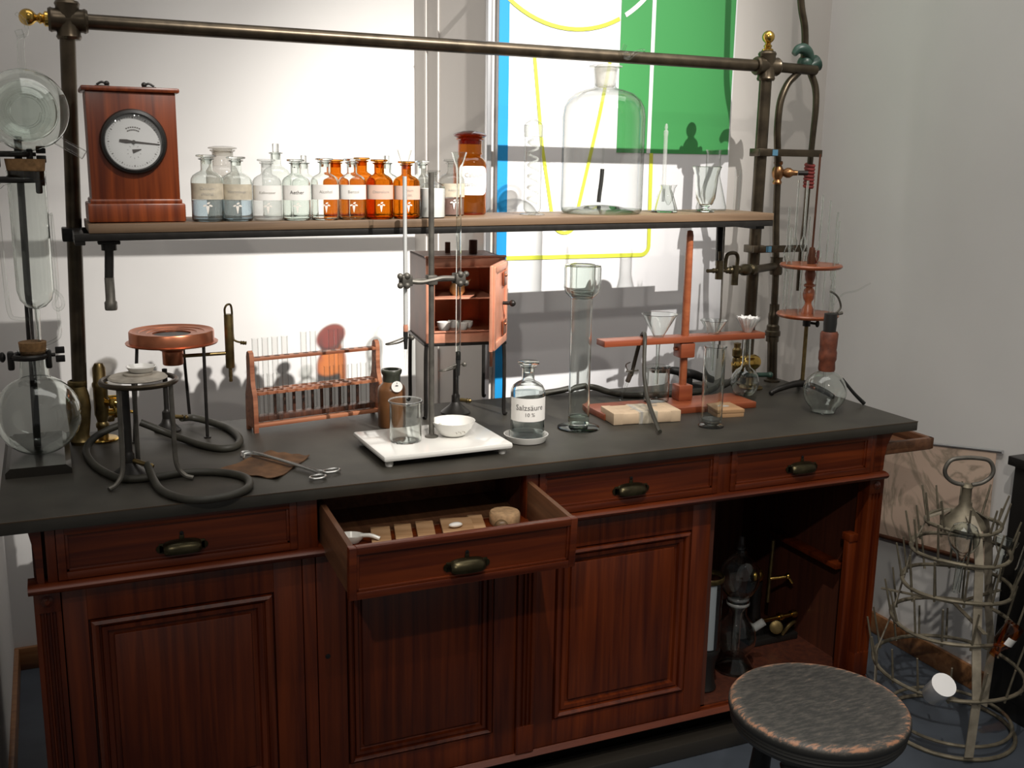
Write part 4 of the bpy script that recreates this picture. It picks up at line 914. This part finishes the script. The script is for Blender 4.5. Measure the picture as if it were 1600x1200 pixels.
# ================================================================== THINGS ON THE BENCH, RIGHT
fs = thing('filter_stand', 'red wooden filter stand with long base board, round post and cross arm', 'stand', (-.527, .402, TZ), R(-2))
MB().b(-.305, .195, -.098, .032, 0, .018, .002).build('base_board', 'redstand', fs)
MB().box((0, 0, .041), (.046, .044, .046), .003).build('socket', 'redstand', fs)
MB().lathe([(0, .06), (.0115, .06), (.0115, .35), (.0105, .500), (.008, .513), (0, .515)], n=20).build('post', 'redturn', fs)
q = MB(); AX0, AX1 = -.275, .262
T_ = Matrix.Translation((AX0, 0, 0))
q.b(AX0, AX1, -.026, .026, .192, .210, .002); q.build('cross_arm', 'redstand', fs)
MB().box((0, 0, .168), (.048, .046, .044), .004).cyl((-.024, 0, .172), (-.034, 0, .172), .006, 10).build('collar', 'redstand', fs)
FM = Matrix.Translation((-.527, .402, TZ)) @ Matrix.Rotation(R(-2), 4, 'Z')
def funnel(label, x, top, rim, stem, tilt=0, paper=False):
    p = FM @ Vector((x, 0, 0))
    t = thing('glass_funnel', label, 'funnel', (p.x, p.y, TZ), 0, 'glass funnels in the filter stand')
    mb = MB(); zn = .196
    mb.lathe([(.0032, stem), (.0042, zn-.02), (.0055, zn), (.010, zn+.010), (rim, top), (rim*1.03, top+.001)], n=36)
    o = mb.build('funnel_cone', 'glass' if paper else 'flint', t, thick=0 if paper else .0012)
    if tilt: t.rotation_euler = (0, tilt, 0); t.location.x -= math.tan(tilt)*.2
    if paper:
        q = MB(); N = 32; lo = [q.bm.verts.new((.006*math.cos(2*PI*i/N), .006*math.sin(2*PI*i/N), zn+.004)) for i in range(N)]
        hi = [q.bm.verts.new(((rim-.001-(.006 if i % 2 else 0))*math.cos(2*PI*i/N), (rim-.001-(.006 if i % 2 else 0))*math.sin(2*PI*i/N), top-.002+(.006 if i % 4 else .010))) for i in range(N)]
        for i in range(N): q.bm.faces.new((lo[i], lo[(i+1) % N], hi[(i+1) % N], hi[i]))
        q.build('filter_paper', 'filter', t, sharp=5)
    return t
funnel('wide glass funnel in the left hole of the red filter stand', -.088, .276, .050, .070, R(0))
funnel('glass funnel in the red filter stand, right of the post', .096, .250, .038, .100)
funnel('glass funnel lined with white pleated filter paper', .216, .250, .036, .150, 0, True)
p = FM @ Vector((-.088, 0, 0))
t = thing('beaker', 'glass beaker under the left funnel behind the wrapped parcel', 'beaker', (p.x, p.y+.0, TZ+.0185))
MB().lathe([(0, .002), (.032, .001), (.036, .006), (.036, .098), (.040, .104)], n=36).build('body', 'flint', t, thick=.0017)
p = FM @ Vector((.216, 0, 0))
t = thing('volumetric_flask', 'long necked round glass flask under the paper lined funnel', 'flask', (p.x, p.y-.002, TZ+.0185))
MB().lathe([(0, .002), (.020, 0), (.026, .001), (.034, .010), (.0405, .030), (.041, .042), (.037, .060), (.027, .074), (.014, .084), (.0105, .094), (.0100, .170), (.012, .174)], n=40).build('body', 'flint', t, thick=0.0015)

t = thing('wrapped_parcel', 'brick shaped parcel wrapped in buff paper with printed band', 'parcel', (-.733, .292, TZ), R(-7))
MB().box((0, 0, .0165), (.200, .098, .033), .006).build('parcel_body', 'parcel', t)
MB().b(-.026, .030, -.0496, .0496, .0005, .0336, .001).build('paper_band', 'oldpaper', t)
MB().b(.070, .1003, -.0492, .0492, .0008, .0334, .002).build('end_fold', 'parcel', t)
MB().b(-.1003, -.072, -.0492, .0492, .0008, .0334, .002).build('end_fold', 'parcel', t)
q = MB()
for x, y in ((-.018, .01), (.012, .02), (.008, -.03), (-.03, -.01), (.05, .02)): q.lathe([(0, .0339), (.006, .0339), (.006, .0341), (0, .0341)], at=(x, y, 0), n=12, sx=1.3, sy=.7)
q.b(-.022, -.014, -.0500, .049, .001, .0340).build('printed_marks', 'paleink', t)
t = thing('small_box', 'small flat wooden box with dark oval mark on the filter stand foot', 'box', (-.470, .268, TZ), R(-8))
MB().b(-.040, .040, -.045, .045, 0, .0115, .001).build('box_body', 'boxwood', t)
MB().b(-.041, .041, -.046, .046, .0118, .0225, .0015).build('lid', 'boxwood', t)
q = MB().lathe([(0, .0226), (.012, .0226), (.012, .0229), (0, .0229)], n=24, sx=1.25, sy=.8)
for i in range(3): q.b(-.008+.005*i, -.005+.005*i, -.004, .004, .0229, .0232)
q.build('oval_mark', 'paleink', t)
t = thing('measuring_cylinder', 'small glass measuring cylinder with round foot near the bench front', 'cylinder', (-.588, .160, TZ))
MB().lathe([(0, .004), (.030, .004), (.035, .002), (.035, 0), (.010, 0)], n=40).lathe([(.012, .004), (.018, .008), (.0265, .014), (.0272, .020), (.0272, .215), (.030, .222)], n=40).build('body', 'flint', t, thick=0.002)
MB().lathe([(0, .010), (.024, .012), (.0255, .022), (0, .022)], n=32).build('thick_base', 'glasshazy', t)
MB().prism([(.026, .2), (.036, .2225), (.026, .222)], -.006, .006).build('spout', 'glassT', t)
MB().b(.0262, .0272, -.0005, .0005, .03, .21).build('scale_mark', 'glasshazy', t)
hose('thin dark hose draped over the arm of the red filter stand', [(-.660, .475, .985), (-.655, .462, 1.040), (-.652, .447, 1.090), (-.656, .425, 1.118), (-.666, .398, 1.1205), (-.680, .372, 1.104), (-.692, .352, 1.06), (-.705, .325, 1.01), (-.722, .275, .962), (-.742, .215, .936), (-.762, .155, .916), (-.772, .125, .9095)], .0058, 'rubber')
t = thing('hose_nozzle', 'glass nozzle tube with clip on the end of the draped hose', 'tube', (0, 0, 0))
MB().cyl((-.661, .478, .985), (-.676, .505, .905), .0042, 10).build('glass_tip', 'glass', t)
MB().cyl((-.6605, .476, .992), (-.665, .486, .965), .0075, 12).b(-.682, -.640, .466, .470, .998, 1.003, .001).tube([(-.676, .468, 1.00), (-.684, .466, 1.02), (-.672, .462, 1.028)], .0018, 6).build('clip', 'grayiron', t)
t = thing('blast_burner', 'black iron blast burner lying at the back of the bench', 'burner', (0, 0, 0))
MB().tube([(-.50, .625, .962), (-.45, .62, .960), (-.41, .615, .955), (-.385, .61, .945)], lambda q: .008+.008*q, 12).build('barrel', 'rubberblack', t)
MB().tube([(-.40, .615, .948), (-.36, .60, .944), (-.32, .60, .930), (-.28, .60, .920)], lambda q: .017-.006*q, 12).build('body', 'rubberblack', t)
MB().cyl((-.37, .602, .901), (-.37, .602, .94), .010, 12).lathe([(0, 0), (.045, 0), (.045, .006), (.02, .014), (0, .016)], at=(-.37, .602, .9005), n=22).build('foot', 'rubberblack', t)
hose('olive rubber hose running along the back edge of the bench', [(-.855, .655, .909), (-.815, .645, .914), (-.760, .640, .922), (-.705, .625, .922), (-.670, .590, .912), (-.630, .545, .909), (-.56, .520, .909), (-.45, .512, .909), (-.36, .515, .909), (-.29, .525, .918), (-.245, .53, .94), (-.232, .53, .962)], .0095)
# right brass tap
t = thing('gas_tap', 'brass gas tap with fat rounded barrel at the foot of the right post', 'tap', (-.185, .530, TZ))
MB().lathe([(0, 0), (.038, 0), (.039, .004), (.034, .008), (.018, .012), (.014, .020), (.014, .06), (.010, .068)], n=28).build('flange', 'oldbrass', t)
MB().lathe_to([(0, 0), (.012, .002), (.016, .010), (.014, .018), (.020, .024), (.0245, .034), (.0265, .06), (.025, .085), (.018, .098), (0, .103)], (-.075, -.004, .082), (.04, .004, .086), 24).build('barrel', 'brass', t)
MB().lathe([(.010, .05), (.013, .06), (.013, .10), (.010, .104), (.015, .110), (.015, .130), (.010, .136), (.012, .150), (0, .153)], at=(-.062, -.002, 0), n=18).build('cock', 'oldbrass', t)
MB().cyl((-.03, -.01, .048), (.05, -.03, .046), .0075, 12).sph((.05, -.03, .046), .010, 12, 8).cyl((-.02, 0, .05), (-.055, 0, .06), .009, 12).build('outlet', 'greenpaint', t)

# gas pipes
gp = thing('gas_pipe', 'dark upright gas pipe with brass valve beside the right post', 'pipe', (0, 0, 0))
B0 = Vector((-.052, .594, TZ))
MB().cyl(B0, (-.062, .594, 1.06), .0165, 16).lathe([(0, 0), (.026, 0), (.026, .006), (.018, .010)], at=tuple(B0), n=20).build('lower_pipe', 'pipe', gp)
MB().lathe([(0, -.027), (.021, -.027), (.021, -.010), (.025, -.007), (.025, .007), (.021, .010), (.021, .024), (.016, .03), (.018, .05), (.018, .064), (.016, .068), (.016, .095), (0, .095)], at=(-.062, .594, 1.062), n=16).build('union', 'pipe', gp)
MB().tube([(-.062, .594, 1.05), (-.066, .594, 1.25), (-.080, .594, 1.44), (-.085, .594, 1.577), (-.100, .585, 1.660), (-.112, .575, 1.713), (-.108, .575, 1.79), (-.082, .58, 1.845), (-.050, .585, 1.873), (-.020, .600, 1.890)], .0112, 12).build('riser', 'pipe', gp)
MB().tube([(.028, .608, 1.885), (.044, .600, 1.840), (.046, .594, 1.78), (.043, .594, 1.70), (.038, .594, 1.56), (.036, .594, 1.436), (.026, .590, 1.30), (.018, .58, 1.20)], lambda q: .0115-.004*q, 12).build('side_pipe', 'pipe', gp)
MB().tube([(-.060, .58, 2.60), (-.050, .594, 2.20), (-.040, .594, 2.09), (-.020, .594, 2.02), (-.010, .598, 1.96), (-.008, .602, 1.93)], .0112, 12).build('supply_pipe', 'pipe', gp)
q = MB().sph((0, .606, 1.915), .024, 18, 12).tube([(-.055, .592, 1.937), (-.040, .590, 1.953), (-.015, .590, 1.953), (.008, .595, 1.935), (.018, .60, 1.91)], lambda q_: .009+.008*math.sin(PI*q_), 10)
q.lathe_to([(0, 0), (.016, 0), (.018, .01), (.022, .026), (.026, .032), (.020, .034), (0, .03)], (.015, .604, 1.905), (.065, .604, 1.925), 18); q.build('main_valve', 'greenpaint', gp)
MB().tube([(.0+.019*math.cos(a), .606+.019*math.sin(a), 1.888) for a in [2*PI*i/16 for i in range(16)]], .005, 8, smooth=False, closed=True).build('red_seal', 'redtape', gp)
q = MB().lathe([(0, -.036), (.013, -.036), (.015, -.030), (.011, -.022), (.017, -.012), (.019, 0), (.017, .012), (.011, .022), (.015, .030), (.013, .036), (0, .036)], at=(-.085, .594, 1.577), n=18)
q.lathe_to([(0, 0), (.010, 0), (.016, .012), (.016, .022), (.009, .032), (.008, .045), (0, .045)], (-.072, .585, 1.577), (.0, .545, 1.577), 16); q.build('brass_valve', 'redbrass', gp)
MB().cyl((-.030, .562, 1.577), (-.004, .548, 1.577), .0075, 12).build('valve_spindle', 'iron', gp)
q = MB()
for i in range(7): q.tube([(.0395+.0125*math.cos(a), .594+.0125*math.sin(a), 1.535+.011*i+.003*math.sin(a)) for a in [2*PI*j/12 for j in range(12)]], .0058, 6, smooth=False, closed=True)
q = q.build('red_binding', 'redtape', gp)
# tap branch to the left
q = MB().cyl((-.066, .594, 1.282), (-.20, .528, 1.281), .0125, 14).lathe_to([(0, 0), (.019, 0), (.021, .006), (.019, .05), (.021, .056), (0, .056)], (-.066, .594, 1.254), (-.066, .594, 1.31), 16); q.build('tap_branch', 'pipe', gp)
q = MB().lathe_to([(.012, 0), (.017, .004), (.017, .02), (.012, .026), (.018, .04), (.018, .06), (.012, .07), (.014, .09), (.009, .095), (.009, .12), (.012, .124), (.008, .13), (.010, .14), (.006, .146), (.006, .18), (0, .18)], (-.20, .528, 1.281), (-.43, .455, 1.290), 14)
q.lathe_to([(.0075, 0), (.006, .01), (.008, .014), (.006, .02), (.008, .026), (.0055, .032), (.0055, .055), (0, .056)], (-.371, .474, 1.2877), (-.43, .455, 1.290), 12)
q.tube([(-.345, .48, 1.29), (-.345, .476, 1.325), (-.335, .478, 1.337), (-.305, .488, 1.337), (-.292, .492, 1.322), (-.292, .495, 1.29)], .006, 8).cyl((-.30, .49, 1.24), (-.30, .49, 1.30), .011, 12).cyl((-.372, .47, 1.262), (-.372, .47, 1.318), .012, 12).cyl((-.372, .47, 1.31), (-.374, .47, 1.345), .004, 8); q.build('tap', 'darkbrass', gp)
MB().cyl((-.335, .53, 1.42), (-.352, .50, 1.30), .0125, 14).build('shelf_drop', 'iron', gp)
tag(MB().tube([(-.368, .462, 1.425), (-.366, .462, 1.30), (-.362, .462, 1.10), (-.360, .462, 1.02)], .0028, 8).build('hanging_tube', 'grayiron'), 'thin grey tube hanging from the shelf behind the right funnel', 'tube')

# pipette stand with two red discs
pt = thing('pipette_stand', 'red turned wooden two disc pipette stand on a black tripod foot', 'stand', (-.083, .405, TZ))
for z in (.250, .401): MB().lathe([(0, -.006), (.088, -.006), (.093, -.002), (.094, .002), (.091, .006), (0, .006)], at=(0, 0, z), n=44).build('disc', 'redturn', pt)
MB().lathe([(0, .252), (.020, .256), (.018, .268), (.011, .282), (.010, .290), (.016, .300), (.0185, .315), (.016, .328), (.010, .335), (.017, .339), (.017, .344), (.010, .348), (.015, .362), (.017, .376), (.013, .390), (.0115, .398)], n=26).build('turned_column', 'redturn', pt)
MB().cyl((0, 0, .03), (0, 0, .245), .0062, 14).build('rod', 'oldbrass', pt)
MB().cyl((0, 0, .40), (.004, 0, .735), .0033, 10).lathe([(0, 0), (.012, 0), (.013, .02), (.008, .05), (.0, .055)], at=(0, 0, .406), n=16).build('handle_rod', 'copperdark', pt)
MB().b(.002, .030, -.003, .003, .408, .448, .002).build('red_pennant', 'redtape', pt)
MB().cyl((0, 0, .215), (0, 0, .236), .012, 12).cyl((.010, -.004, .225), (.030, -.012, .222), .004, 8).sph((.032, -.012, .222), .008, 10, 8, (1, .5, 1.4)).build('clamp_screw', 'iron', pt)
for ex, ey in ((-.104, .014), (.040, -.098), (.062, .088)):
    MB().tube([(0, 0, .034), (ex*.3, ey*.3, .032), (ex*.75, ey*.75, .020), (ex, ey, .010)], lambda q: .012-.004*q, 10).sph((ex, ey, .009), .009, 12, 8).build('foot', 'iron', pt)
pw_ = ['nearest the riser pipe', 'at the back left', 'at the back', 'at the back right', 'at the right edge', 'at the front right', 'at the front', 'at the front left', 'beside the red handle rod']
for i, (ang, h, bz) in enumerate(((172, .20, .10), (130, .26, .13), (95, .34, .16), (60, .23, .11), (15, .28, 0), (-25, .22, .12), (-70, .25, .08), (-115, .30, .14), (-150, .34, .17))):
    a = R(ang); r_ = .076
    prof = [(.0015, .256), (.0030, .30)]
    if bz: prof += [(.0032, .30+bz-.02), (.0085, .30+bz-.008), (.0095, .30+bz), (.0085, .30+bz+.012), (.0032, .30+bz+.024)]
    prof += [(.0032, .256+h+.06)]
    tag(MB().lathe(prof, n=16).build('pipette', 'flint', None, thick=.0009, loc=(-.083+r_*math.cos(a), .405+r_*math.sin(a), TZ+.001)), 'thin glass pipette in the red disc stand, %s' % pw_[i], 'pipette', 'pipettes in the red disc stand')

# wash flask with red wrapped neck
t = thing('wash_flask', 'round glass flask with red brown wrapped neck near the right bench end', 'flask', (-.186, .180, TZ))
MB().lathe([(0, .004), (.025, .001), (.034, .003)]+[(.0615*math.sin(a), .0635-.0615*math.cos(a)) for a in [R(38+122*i/16) for i in range(17)]]+[(.019, .132), (.018, .235)], n=44).build('body', 'flint', t, thick=0.0018)
MB().lathe([(.0225, .124), (.024, .130), (.0225, .150), (.0255, .158), (.0255, .178), (.0235, .186), (.0245, .200), (.0255, .232), (.022, .238), (.018, .238)], n=26).build('wrapped_neck', 'wrapred', t)
MB().lathe([(0, .225), (.0165, .225), (.019, .262), (.018, .290), (0, .290)], n=22).build('stopper', 'rubberblack', t)
MB().tube([(.004, 0, .15), (.005, 0, .30), (.012, 0, .318), (.04, 0, .345), (.085, 0, .352), (.135, 0, .372)], .0022, 8).build('spray_tube', 'glassT', t)
MB().tube([(-.006, 0, .06), (-.006, 0, .37)], .0035, 8, smooth=False).tube([(.008, .004, .28), (.008, .004, .36)], .0035, 8, smooth=False).build('inlet_tube', 'glassT', t)
MB().tube([(.012, .01, .288), (.03, .012, .290), (.044, .012, .305), (.034, .012, .330), (.016, .01, .345), (.000, .01, .352)], .003, 8).cyl((.024, .0, .288), (.04, .0, .29), .005, 8).build('clip', 'grayiron', t)
tag(MB().tube([(-.012, .205, .9075), (-.05, .212, .942), (-.088, .222, .985)], lambda q: .0062-.002*q, 10).build('iron_rod', 'rubberblack'), 'short black rod leaning up against the wrapped flask', 'rod')

# ================================================================== OPEN DRAWER CONTENTS
dz0 = .7385
t = thing('porcelain_scoop', 'white porcelain scoop lying at the left of the open drawer', 'scoop', (-1.636, .025, .7545), R(-25))
MB().lathe([(0, .002), (.016, .002), (.024, .012), (.026, .020), (.024, .020), (.014, .006), (0, .005)], n=24, sx=1.15, sy=.8).build('bowl', 'porcelain', t)
MB().tube([(.022, 0, .018), (.045, -.004, .020), (.066, -.006, .014)], .005, 10).build('handle', 'porcelain', t)
dk = ['left', 'second', 'third', 'fourth', 'right']
for i, (x, y, w_, l_) in enumerate(((-1.585, -.05, .045, .24), (-1.530, -.045, .040, .23), (-1.478, -.05, .042, .24), (-1.400, -.05, .075, .23), (-1.345, -.03, .036, .20))):
    o = MB().b(-w_/2, w_/2, -l_/2, l_/2, 0, .012, .002).build('wooden_slat', 'boxwood', None, loc=(x, y, .7496), rot=(R(4.2), 0, R(-14)))
    tag(o, '%s flat wooden slat lying in the open drawer%s' % (dk[i], ', counted from the left' if i not in (0, 4) else ''), 'slat', 'wooden slats in the open drawer')
tag(MB().lathe([(0, 0), (.034, 0), (.037, .006), (.037, .026), (.034, .031), (0, .031)], n=30).build('cork_stopper', 'corkpale', None, loc=(-1.262, .018, .7545)), 'large flat cork stopper at the right of the open drawer', 'cork')
tag(MB().sph((0, 0, .016), .0165, 22, 14).cyl((.014, 0, .014), (.05, .01, .010), .004, 10).build('glass_bulb', 'glass', None, loc=(-1.292, -.032, .7512)), 'tiny clear glass bulb beside the cork in the drawer', 'bulb')
tag(MB().sph((0, 0, .006), .012, 16, 10, (1.4, .8, .5)).build('porcelain_piece', 'porcelain', None, loc=(-1.392, .005, .7665)), 'small white porcelain piece lying on the drawer slats', 'porcelain')

# ================================================================== OPEN BAY CONTENTS
BZ = .1265
t = thing('glass_jar', 'tall dark glass cylinder jar with black foot inside the open bay', 'jar', (-.578, .145, BZ))
MB().lathe([(0, 0), (.036, 0), (.040, .006), (.036, .016), (.031, .05), (.034, .08), (.042, .112), (.045, .120), (.043, .128), (0, .128)], n=36).build('foot', 'black', t)
MB().lathe([(.042, .128), (.0435, .135), (.0435, .335), (.045, .342)], n=36).build('cylinder', 'glass', t)
MB().lathe([(.0445, .330), (.046, .334), (.046, .342), (.044, .345)], n=36).build('rim', 'oldbrass', t)
MB().lathe([(0, .13), (.038, .13), (.038, .31), (0, .31)], n=24).build('contents', 'black', t)
MB().patch(.0385, .132, .325, .85, centre=-.75).build('reflection_strip', 'reflgrey', t)  # pale strip painted in as the reflection along the jar
t = thing('gas_generator', 'clear glass gas generator of two stacked bulbs inside the open bay', 'generator', (-.425, .205, BZ))
MB().lathe([(0, .004), (.050, .002), (.055, 0), (.056, .008), (.040, .03), (.030, .044), (.040, .058), (.055, .085), (.058, .110), (.050, .142), (.032, .165), (.026, .176), (.026, .206), (.032, .212)], n=40).build('lower_vessel', 'flint', t, thick=.002)
MB().lathe([(.010, .05), (.012, .18), (.026, .205), (.030, .222), (.028, .232), (.045, .250), (.056, .275), (.058, .298), (.050, .328), (.030, .350), (.016, .362), (.0145, .376), (.018, .380)], n=40).build('upper_bulb', 'flint', t, thick=.002)
MB().lathe([(0, .37), (.010, .37), (.013, .385), (.010, .400), (.008, .418), (0, .420)], n=18).build('stopper', 'glass', t)
MB().lathe([(.0325, .206), (.034, .208), (.034, .214), (.0325, .216)], n=30).lathe([(.0305, .222), (.032, .224), (.032, .230), (.0305, .232)], n=30).build('collar', 'glasshazy', t)
MB().cyl((.045, -.01, .120), (.075, -.03, .150), .012, 14).build('side_stopper', 'glasshazy', t)
t = thing('brass_instrument', 'black and brass instrument with upright rod in the back of the bay', 'instrument', (-.205, .345, BZ))
MB().b(-.09, .09, -.05, .05, 0, .022, .004).build('foot', 'black', t)
MB().tube([(-.03, 0, .02), (-.05, 0, .08), (-.055, 0, .15), (-.05, 0, .20)], .022, 12).build('pillar', 'black', t)
MB().sph((-.055, -.01, .222), .022, 20, 12).build('brass_ball', 'brass', t)
MB().cyl((.0, 0, .12), (.006, 0, .325), .006, 12).build('rod', 'oldbrass', t)
MB().cyl((0, -.004, .20), (.05, -.02, .205), .006, 10).sph((.055, -.022, .207), .010, 12, 8).cyl((.055, -.022, .207), (.068, -.03, .185), .006, 10).build('arm', 'brass', t)
MB().cyl((-.06, -.03, .075), (.09, -.03, .078), .008, 12).lathe_to([(0, 0), (.012, 0), (.014, .01), (.012, .02), (0, .02)], (.07, -.03, .078), (.1, -.03, .079), 14).lathe_to([(0, 0), (.012, 0), (.014, .008), (.012, .016), (0, .016)], (.02, -.03, .077), (.1, -.03, .079), 14).build('telescope_tube', 'brass', t)
MB().lathe_to([(0, 0), (.020, 0), (.021, .004), (.017, .006), (0, .006)], (.0, -.05, .055), (-.03, -.10, .075), 22).build('lens', 'oldbrass', t)
MB().tube([(.03, -.045, .022), (.05, -.05, .05), (.08, -.04, .055), (.095, -.02, .03)], .006, 8).build('bracket', 'oldbrass', t)

# ================================================================== STOOL
SX, SY, SH = -.863, -.656, .550
t = thing('stool', 'round wooden stool with worn black painted seat', 'stool', (SX, SY, SH), 0)
MB().lathe([(0, 0), (.165, 0), (.172, -.002), (.177, -.008), (.1775, -.018), (.174, -.024), (.175, -.028), (.172, -.031), (.1735, -.035), (.171, -.039), (.172, -.044), (.166, -.054), (.150, -.060), (0, -.060)], n=72).build('seat', 'worn', t)
for i in range(4):
    a = R(205+i*90); c, s = math.cos(a), math.sin(a)
    MB().lathe_to([(0, 0), (.017, 0), (.019, .02), (.021, .025), (.019, .030), (.021, .035), (.018, .045), (.022, .14), (.024, .25), (.020, .36), (.016, .38), (.018, .39), (.013, .49), (0, .492)], (c*.105, s*.105, -.058), (c*.150, s*.150, -.548), 18).build('leg', 'black', t)
for i in range(2):
    a = R(205+i*90); c, s = math.cos(a), math.sin(a); MB().cyl((c*.128, s*.128, -.33+.03*i), (-c*.128, -s*.128, -.33+.03*i), .010, 12).build('stretcher', 'black', t)

# ================================================================== BOTTLE DRYING RACK
RX, RY = .066, -.135
dr_ = thing('drying_rack', 'tall conical galvanised wire bottle drying rack with loop handle', 'drying rack', (RX, RY, 0))
RINGS = ((.200, .203, 16), (.342, .166, 14), (.455, .146, 12), (.556, .130, 11), (.636, .098, 10))
MB().tube([(.03+.178*math.cos(2*PI*i/44), .178*math.sin(2*PI*i/44), .0065) for i in range(44)], .006, 8, smooth=False, closed=True).build('base_ring', 'galv', dr_)
MB().tube([(.028+.168*math.cos(2*PI*i/44), .168*math.sin(2*PI*i/44), .040) for i in range(44)], .005, 8, smooth=False, closed=True).build('base_ring', 'galv', dr_)
sp_me = None
for k, (z, r_, n_) in enumerate(RINGS):
    MB().tube([(r_*math.cos(2*PI*i/40), r_*math.sin(2*PI*i/40), z+.003*math.sin(3*2*PI*i/40+k)) for i in range(40)], .0056, 8, smooth=False, closed=True).build('ring', 'galv', dr_)
    for i in range(n_):
        a = 2*PI*(i+.35*k)/n_; L_ = .105 if k < 4 else .085
        if sp_me is None:
            o = MB().cyl((0, 0, -.012), (0, 0, .105), .0036, 7, .0026).build('spike', 'galv', dr_); sp_me = o
        else: o = clone(sp_me, dr_)
        o.location = (r_*math.cos(a), r_*math.sin(a), z); o.rotation_euler = Euler((random.uniform(-.05, .05), R(13)+random.uniform(-.06, .06), a), 'XYZ'); o.scale = (1, 1, L_/.105*random.uniform(.85, 1.1))
for i in range(3):
    a = R(246+120*i); c, s = math.cos(a), math.sin(a)
    q = MB(); pts = [(.196, .03)]+[(r_, z) for z, r_, _ in RINGS]+[(.045, .665)]
    for (ra, za), (rb, zb) in zip(pts[:-1], pts[1:]):
        pa, pb = Vector((c*(ra-.007), s*(ra-.007), za)), Vector((c*(rb-.007), s*(rb-.007), zb)); d = pb-pa
        mx_ = Matrix.Translation((pa+pb)/2) @ d.to_track_quat('Z', 'Y').to_matrix().to_4x4()
        q.box((0, 0, 0), (.024, .004, d.length+.004), mx=mx_)
    q.build('upright_strap', 'galvpale', dr_)
    MB().box((c*.10, s*.10, .395), (.20, .012, .003), rot=(0, 0, a)).build('cross_strap', 'galv', dr_)
MB().lathe([(.060, .628), (.052, .645), (.030, .668), (.014, .690), (.013, .735), (.016, .740), (.010, .748), (0, .748)], n=24).build('top_cone', 'galv', dr_)
hp = [(-.012, 0, .745), (-.04, 0, .752), (-.062, 0, .770), (-.066, 0, .792), (-.052, 0, .815), (-.02, 0, .822), (.02, 0, .822), (.052, 0, .815), (.066, 0, .792), (.062, 0, .770), (.04, 0, .752), (.012, 0, .745)]
_ca, _sa = math.cos(R(-24)), math.sin(R(-24))
MB().tube([(x*_ca, x*_sa, z) for x, y, z in hp], .0058, 10).build('handle', 'grayiron', dr_)
def inverted(name, label, loc, rot, prof, mat, cat, n=30):
    t = thing(name, label, cat, loc, 0); t.rotation_euler = rot
    MB().lathe(prof, n=n).build('body', 'flint' if mat == 'glass' else mat, t, thick=.0016 if mat == 'glass' else 0); return t
inverted('round_flask', 'small round glass flask hung upside down at the left of the rack top', (-.012, -.205, .470), (R(6), R(-4), 0), [(.0105, 0), (.010, .10), (.014, .115), (.030, .132), (.040, .158), (.040, .172), (.030, .196), (.012, .206), (0, .207)], 'glass', 'flask')
inverted('conical_flask', 'small clear glass flask hung upside down at the right of the rack top', (.168, -.180, .490), (R(0), R(14), 0), [(.011, 0), (.010, .045), (.016, .055), (.032, .085), (.034, .098), (.026, .104), (0, .105)], 'glass', 'flask')
inverted('glass_cylinder', 'slim glass cylinder stuck upside down at the right edge of the rack', (.170, -.255, .520), (R(5), R(11), 0), [(.018, 0), (.016, .006), (.016, .170), (.020, .176), (.020, .180), (.0, .18)], 'glass', 'cylinder')
t = inverted('amber_bottle', 'amber glass bottle stuck upside down on the rack front', (.020, -.318, .330), (R(16), R(24), 0), [(.011, 0), (.011, .020), (.018, .034), (.024, .044), (.024, .098), (.022, .102), (0, .102)], 'amber', 'bottle')
MB().patch(.0242, .048, .070, .8).build('paper_label', 'porcelain', t)
t = inverted('porcelain_cup', 'round white porcelain cup stuck upside down on the lower rack ring', (-.118, -.262, .212), (R(38), R(-14), 0), [(.028, 0), (.031, .004), (.031, .062), (.0325, .070), (.0325, .073), (0, .074)], 'enamel', 'cup')

# ================================================================== CANVAS ON THE RIGHT WALL, BLACK CABINET
t = thing('wall_chart', 'marbled pinkish canvas hanging on the right wall behind the drying rack', 'canvas', (0, 0, 0))
q = MB(); NY, NZ = 20, 14
for lay, xo in ((0, 0), (1, .002)):
    g_ = [[None]*(NZ+1) for _ in range(NY+1)]
    for i in range(NY+1):
        for j in range(NZ+1):
            u, v = i/NY, j/NZ
            y = .520-.505*u; zt = .690+.085*u; zb = .350+.07*u
            z = zt+(zb-zt)*v; x = XR-.014+xo+.005*math.sin(v*5+u*4)*v
            g_[i][j] = q.bm.verts.new((x, y, z))
    for i in range(NY):
        for j in range(NZ): q.bm.faces.new((g_[i][j], g_[i+1][j], g_[i+1][j+1], g_[i][j+1]))
q.build('canvas_sheet', 'canvas', t)
MB().cyl((XR-.012, .525, .688), (XR-.012, -.006, .7775), .0055, 12).build('hanging_rod', 'alu', t)
MB().cyl((XR-.016, .52, .350), (XR-.016, .015, .418), .008, 12).build('lower_rod', 'copperdark', t)
t = thing('black_cabinet', 'black painted cabinet with overhanging top at the right picture edge', 'cabinet', (0, 0, 0))
MB().b(.302, XR-.001, -1.25, -.085, 0, .762, .002).build('body', 'black', t)
MB().b(.285, XR-.001, -1.27, -.072, .763, .790, .003).build('top_board', 'black', t)
MB().b(.298, .303, -1.2, -.13, .06, .72, .002).build('cabinet_door', 'black', t)
